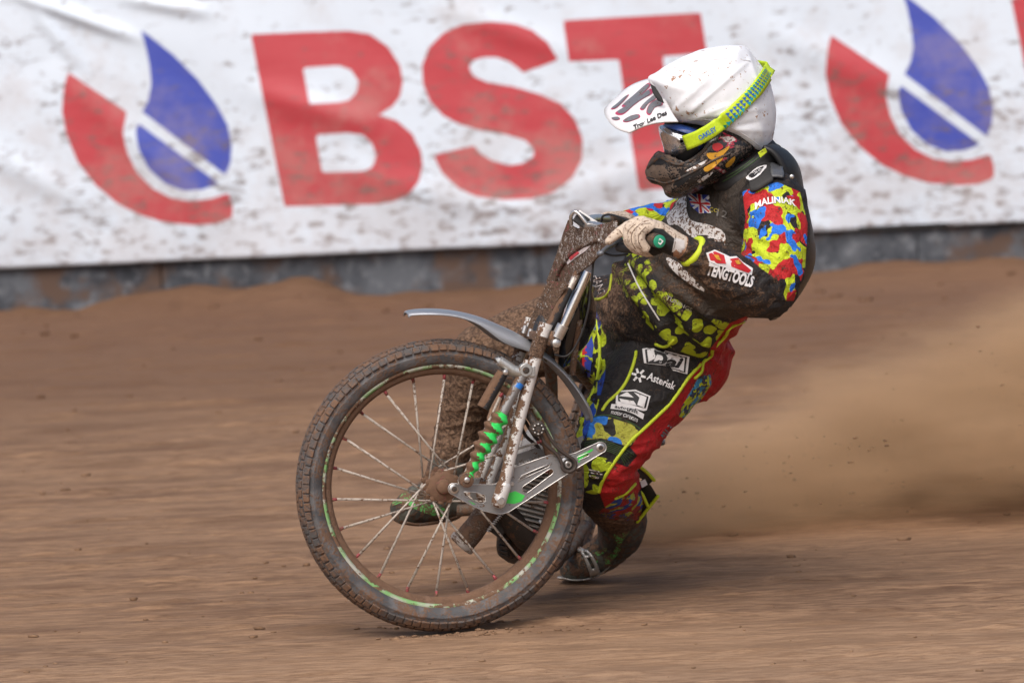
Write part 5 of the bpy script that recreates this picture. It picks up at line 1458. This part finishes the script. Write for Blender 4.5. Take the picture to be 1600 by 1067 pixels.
face, _ = pillow("helmet_lining", [(1040,190),(1100,190),(1130,205),(1120,240),(1080,262),(1048,256),(1042,225)], (1085,222), HY, 0.085, M_VENT, helmet)
# goggles
gog = rpart("goggles")
def lens_mat():
    s = NT("goggle_lens")
    mk = s.ramp(s.math('ADD', s.math('MULTIPLY', s.noise(60, 4), 0.5), s.math('MULTIPLY', s.noise(220, 3), 0.5)), 0.57, 0.63)
    return s.fin(s.mix(mk, s.mix(s.ramp(s.noise(20, 3), 0.5, 0.65), (0.66, 0.67, 0.70), (0.25, 0.32, 0.45)), (0.22, 0.16, 0.125)), s.mixf(mk, 0.14, 0.85), s.mixf(mk, 0.85, 0.0))
pillow("lens", [(1029,200),(1042,195),(1075,199),(1094,208),(1096,222),(1088,236),(1060,248),(1042,246),(1035,226)], (1066,222), HY, 0.094, lens_mat(), gog, pw=0.6)
pillow("goggle_frame", [(1034,196),(1060,192),(1096,203),(1106,216),(1102,232),(1090,240),(1090,212),(1066,202),(1044,200)], (1094,215), HY, 0.100, smat("goggle_frame_blue", (0.02, 0.06, 0.25), 0.4), gog, pw=0.5)
# strap round the helmet cover
ctr = spline([(1070,224),(1092,215),(1118,199),(1150,171),(1178,142),(1195,118),(1203,106)], 6)
hw = np.linspace(12.0, 9.5, len(ctr))
tn = np.gradient(ctr, axis=0); tn /= np.linalg.norm(tn, axis=1, keepdims=True); nn2 = np.stack([-tn[:, 1], tn[:, 0]], -1)
V, Fc = [], []; m = 5; last = None; rws = 0
for i, (c_, h_) in enumerate(zip(ctr, hw)):
    row = []
    for j in range(m+1):
        s_ = -1+2*j/m; x, y = c_+nn2[i]*h_*s_
        p = hit(CT, x, y, 0.006)
        row.append(p)
    if any(p is None for p in row):
        ys_ = [p.y for p in row if p is not None]; y_ = (max(ys_) if ys_ else (last if last is not None else HY))
        row = [p if p is not None else P(*(c_+nn2[i]*h_*(-1+2*j/m)), y_+0.012) for j, p in enumerate(row)]
    last = max(p.y for p in row)
    if i < 14: row = [P(*(c_+nn2[i]*h_*(-1+2*j/m)), min(p.y, HY-0.112-0.030*math.sin(min(1, i/13)*1.57))) for j, p in enumerate(row)]
    V += row; rws += 1
# carry it on round the back of the head to the far side
for t in np.linspace(0.15, 1, 7):
    a = math.pi*t; c_ = np.array([1199-10*math.sin(a*0.5)**2+8*math.sin(a), 108-4*t]); yy = last+(0.155-last+0.02)*t
    V += [P(c_[0]+6*s_*0.9, c_[1]+10*s_*0.9, yy) for s_ in np.linspace(-1, 1, m+1)]; rws += 1
for i in range(rws-1):
    for j in range(m): Fc.append((i*(m+1)+j, i*(m+1)+j+1, (i+1)*(m+1)+j+1, (i+1)*(m+1)+j))
strap = obj("strap", V, Fc, smat("strap_neon", (0.55, 0.74, 0.02), 0.6), gog)
so_ = strap.modifiers.new("t", 'SOLIDIFY'); so_.thickness = 0.003; so_.offset = 0
STT = BVHTree.FromPolygons([Vector(v) for v in V], Fc)
M_TEAL = NT("strap_teal").fin((0.0, 0.33, 0.42), 0.6); M_SBLUE = NT("strap_blue").fin((0.01, 0.12, 0.48), 0.6)
g = np.random.default_rng(5)
for i in range(9, len(ctr)-4):
    for sg in (-1, 1):
        for (u_, sz, m_) in ((0.72, 4.2, M_TEAL), (0.30, 3.6, M_SBLUE)):
            if u_ < 0.5 and i < 16: continue
            k = max(0.35, 1-max(0, i-20)/16)
            p0 = ctr[i]+nn2[i]*hw[i]*u_*sg*(1 if i < 22 else 0.75)
            z = sz*k*0.95
            fl = 1 if (i+sg) % 2 else -1
            drape_mesh("strap_print", [tuple(p0+tn[i]*z), tuple(p0-tn[i]*z*0.6+nn2[i]*z*fl), tuple(p0-tn[i]*z*0.6-nn2[i]*z*fl)], [(0, 1, 2)], m_, gog, STT, 0.003)
drape_text("strap_lettering", "OAKLEY", (1106,208), -31, 30, 8, M_SBLUE, gog, STT, 0.0060, bold=0.03)
# peak
fr_ = spline([(983,208.5,-0.055),(964,201.5,-0.030),(951,190,0.02),(945,179,0.07),(946,170,0.11),(957,160,0.145)], 4)
re_ = spline([(1060,191,-0.080),(1050,176,-0.055),(1040,156,0.0),(1032,142,0.07),(1024,132,0.11),(1014,124,0.15)], 4)
V, Fc = [], []; m = 12
for a, c_ in zip(fr_, re_):
    for j in range(m+1):
        t = j/m; p = a+(c_-a)*t
        V.append(P(*p)+(upv*0.85-rt*0.4)*(0.010*math.sin(math.pi*t)))
nrow = len(fr_)
for i in range(nrow-1):
    for j in range(m): Fc.append((i*(m+1)+j, i*(m+1)+j+1, (i+1)*(m+1)+j+1, (i+1)*(m+1)+j))
M_PEAK = muddy("peak_white", (0.74, 0.74, 0.76), 0.3, cover=0.16, scale=80, bumps=0.2)
peak = obj("helmet_peak", V, Fc, M_PEAK, helmet)
PKT = BVHTree.FromPolygons([Vector(v) for v in V], Fc)
so_ = peak.modifiers.new("t", 'SOLIDIFY'); so_.thickness = 0.004; so_.offset = 0
M_PINK = NT("peak_pink").fin((0.45, 0.05, 0.12), 0.35); M_PGREY = muddy("peak_grey", (0.15, 0.155, 0.17), 0.35, cover=0.32, scale=80, bumps=0.2)
for pl in [[(962,178),(975,170),(990,158),(1008,146),(1018,140),(1020,148),(1006,156),(992,166),(976,180),(966,182)],
           [(972,167),(990,151),(1012,132),(1018,134),(1010,144),(992,158),(978,169)], [(974,190),(985,183),(998,180),(1001,185),(990,190),(978,193)], [(955,172),(966,163),(978,152),(984,150),(974,162),(962,172)], [(1000,172),(1008,162),(1020,152),(1028,148),(1026,156),(1014,164),(1006,174)], [(956,186),(966,184),(970,188),(962,190)], [(1010,178),(1014,166),(1024,158),(1034,156),(1036,166),(1024,170),(1016,182)]]:
    pl = spline(pl, 3, True); c0 = pl.mean(0)
    drape_poly("flame_print", c0+(pl-c0)*0.98, M_PINK, peak, bvh=PKT, off=0.0030, grid=4)
    drape_poly("flame_print", c0+(pl-c0)*0.86, M_PGREY, peak, bvh=PKT, off=0.0038, grid=4)
drape_text("peak_lettering", "Troy Lee Des", (1017,190), -24, 56, 9, M_PRK, peak, PKT, 0.0045, bold=0.04, shear=0.2)

# ---------------------------------------------------------------- collar, back protector
ca_ = (P(1160,240,0.08)-P(1178,275,0.09)).normalized()
M_COLLAR = smat("collar_black", (0.018, 0.018, 0.02), 0.6)
V, Fc = [], []
col = rpart("neck_collar")
mb = MB()
cen = P(1168,262,0.085)
u_ = (Vector((0, 1, 0))-ca_*ca_.y).normalized(); v2 = ca_.cross(u_)
for tilt, r_, tr in ((0.0, 0.075, 0.020), (0.022, 0.070, 0.016)):
    mb.tube([cen+ca_*tilt+u_*(math.cos(2*math.pi*k/32)*r_*1.15)+v2*(math.sin(2*math.pi*k/32)*r_) for k in range(32)], tr, 14, closed=True)
V_, F_ = mb.remesh(0.004, 4, 0.5)
obj("collar_pad", V_, F_, M_COLLAR, col)
CLT = BVHTree.FromPolygons([Vector(v) for v in V_], F_)
drape_line("stitching", [(1130,284),(1150,272),(1175,255),(1190,243)], 0.0012, M_STITCH, col, bvh=CLT, off=0.001, seg=6)
drape_line("stitching", [(1135,276),(1155,265),(1178,248)], 0.0012, M_STITCH, col, bvh=CLT, off=0.001, seg=6)
sheet("neon_tab", [(1184,239,-0.05),(1196,231,-0.05),(1199,238,-0.045),(1188,247,-0.05)], M_NEON, col, th=0.004)
prot = rpart("back_protector")
M_PROT = smat("protector_black", (0.010, 0.010, 0.011), 0.5)
path = spline([(1206,228),(1228,238),(1246,262),(1254,300),(1264,345),(1271,385),(1268,420),(1250,455),(1230,480),(1210,497)], 5)
V, Fc = [], []; m = 14
for k_, (x, y) in enumerate(path):
    t = k_/(len(path)-1)
    y0 = 0.10+0.14*t; hw_ = 0.135+0.02*math.sin(math.pi*t)-0.05*(1-t)**3
    for j in range(m+1):
        s_ = -1+2*j/m
        fwdx = -26*abs(s_)**2.4*(0.35+0.65*math.sin(math.pi*min(1, t+0.1)))
        V.append(P(x+fwdx, y+fwdx*-0.15, y0-0.04+s_*hw_))
for i in range(len(path)-1):
    for j in range(m): Fc.append((i*(m+1)+j, i*(m+1)+j+1, (i+1)*(m+1)+j+1, (i+1)*(m+1)+j))
o = obj("protector_shell", V, Fc, M_PROT, prot); so_ = o.modifiers.new("t", 'SOLIDIFY'); so_.thickness = 0.010; so_.offset = 0
M_LEATH = smat("strap_leather", (0.085, 0.09, 0.10), 0.35)
drape_strip("shoulder_strap", [(1203,262),(1218,260),(1234,264),(1246,272)], [(1206,282),(1220,283),(1234,287),(1246,292)], M_LEATH, prot, BT, 0.010, 0.005)
for (x, y) in ((1226,265),(1233,283)):
    h = hit(BT, x, y, 0.013)
    if h: 
        mb = MB(); mb.lathe(h, ray(x, y)*-1, [(-0.003, 0.0058), (0.001, 0.0058), (0.003, 0.003)], 16); mb.build("stud", M_ALUC, prot)
drape_strip("shoulder_pad", [(1170,275),(1182,264),(1196,258),(1206,256)], [(1176,302),(1186,300),(1198,292),(1208,286)], smat("pad_black", (0.024, 0.023, 0.023), 0.7), prot, BT, 0.008, 0.006)
PDT = BT
drape_poly("logo_badge", spline([(1171,283),(1184,270),(1199,266),(1190,280),(1178,286)], 3, True), M_PRW, prot, off=0.0125, grid=4)
drape_poly("logo_badge", spline([(1175,281),(1185,273),(1195,269),(1188,278),(1180,283)], 3, True), M_PRK, prot, off=0.0140, grid=4)
drape_text("logo_lettering", "leatt", (1186,276), -35, 14, 5, M_PRW, prot, off=0.0155)
# ================================================================== DIRT THROWN UP BY THE REAR WHEEL
def dust_mat():
    m = bpy.data.materials.new("dust_air"); m.use_nodes = True
    t = m.node_tree
    s = NT.__new__(NT); s.m = m; s.t = t; s._tc = None
    t.nodes.remove(t.nodes["Principled BSDF"]); s.out = t.nodes["Material Output"]
    pv = s.n("ShaderNodeVolumePrincipled")
    sep = s.n("ShaderNodeSeparateXYZ"); s.put(sep.inputs[0], s.co())
    X, Y, Z = sep.outputs
    tt = s.math('DIVIDE', s.math('SUBTRACT', X, DX0), DX1-DX0, True)
    sq_ = s.math('POWER', tt, 0.72)
    zc = s.math('ADD', s.math('MULTIPLY', sq_, 0.40), 0.05)
    rz = s.math('ADD', s.math('MULTIPLY', sq_, 0.52), 0.07)
    yc = s.math('ADD', s.math('MULTIPLY', tt, 1.1), DY0)
    ry = s.math('ADD', s.math('MULTIPLY', sq_, 0.75), 0.12)
    a = s.math('DIVIDE', s.math('SUBTRACT', Y, yc), ry); b_ = s.math('DIVIDE', s.math('SUBTRACT', Z, zc), rz)
    d = s.math('SQRT', s.math('ADD', s.math('MULTIPLY', a, a), s.math('MULTIPLY', b_, b_)))
    nz = s.noise(2.6, 5, 0.6, vec=s.co((0.7, 1, 1.5), (0, 0.35, 0)))
    nf = s.noise(9, 5, 0.7, vec=s.co((0.35, 1, 1.6), (0, 0.30, 0)))
    d = s.math('ADD', d, s.math('MULTIPLY', s.math('SUBTRACT', nz, 0.5), 2.0))
    den = s.math('POWER', s.ramp(d, 1.45, 0.0), 1.9)
    den = s.math('MULTIPLY', den, s.ramp(nf, 0.30, 0.72, 0.15, 1.7))
    head = s.ramp(tt, -0.01, 0.03); tail = s.ramp(tt, 1.0, 0.85)
    thin = s.math('SUBTRACT', 2.6, s.math('MULTIPLY', sq_, 1.75))
    den = s.math('MULTIPLY', s.math('MULTIPLY', den, thin), s.math('MULTIPLY', head, tail))
    s.put(pv.inputs["Density"], s.math('MULTIPLY', den, 9.0))
    s.put(pv.inputs["Color"], (0.86, 0.60, 0.375)); pv.inputs["Anisotropy"].default_value = 0.1
    t.links.new(pv.outputs[0], s.out.inputs["Volume"])
    return m
DX0 = P(965, 830, 1.25).x; DX1 = 3.4; DY0 = 1.4
mb = MB()
mb.box(((DX0+DX1)/2, 2.1, 0.56), Vector((1,0,0)), Vector((0,1,0)), Vector((0,0,1)), (DX1-DX0)/2, 1.35, 0.55)
dust = mb.build("dust_cloud", dust_mat(), None, smooth=False)
tag(dust, "plume of brown dust trailing behind the rear wheel", "dust", kind="stuff")
g = np.random.default_rng(11)
mb = MB()
for k in range(900):
    t = g.random()**0.8; x = DX0+0.05+(DX1-DX0-0.5)*t; s_ = t**0.62
    z = 0.03+0.33*s_+g.normal()*0.20*s_+0.02; y = DY0+0.9*t+g.normal()*0.3*s_
    if z < 0.03: continue
    clod(mb, (x, y, z), 0.0015+0.0045*g.random()**3, 9000+k, 0.8)
o = mb.build("flying_dirt", M_CLOD, None)
tag(o, "bits of soil flying in the dust behind the rear wheel", "dirt", kind="stuff")
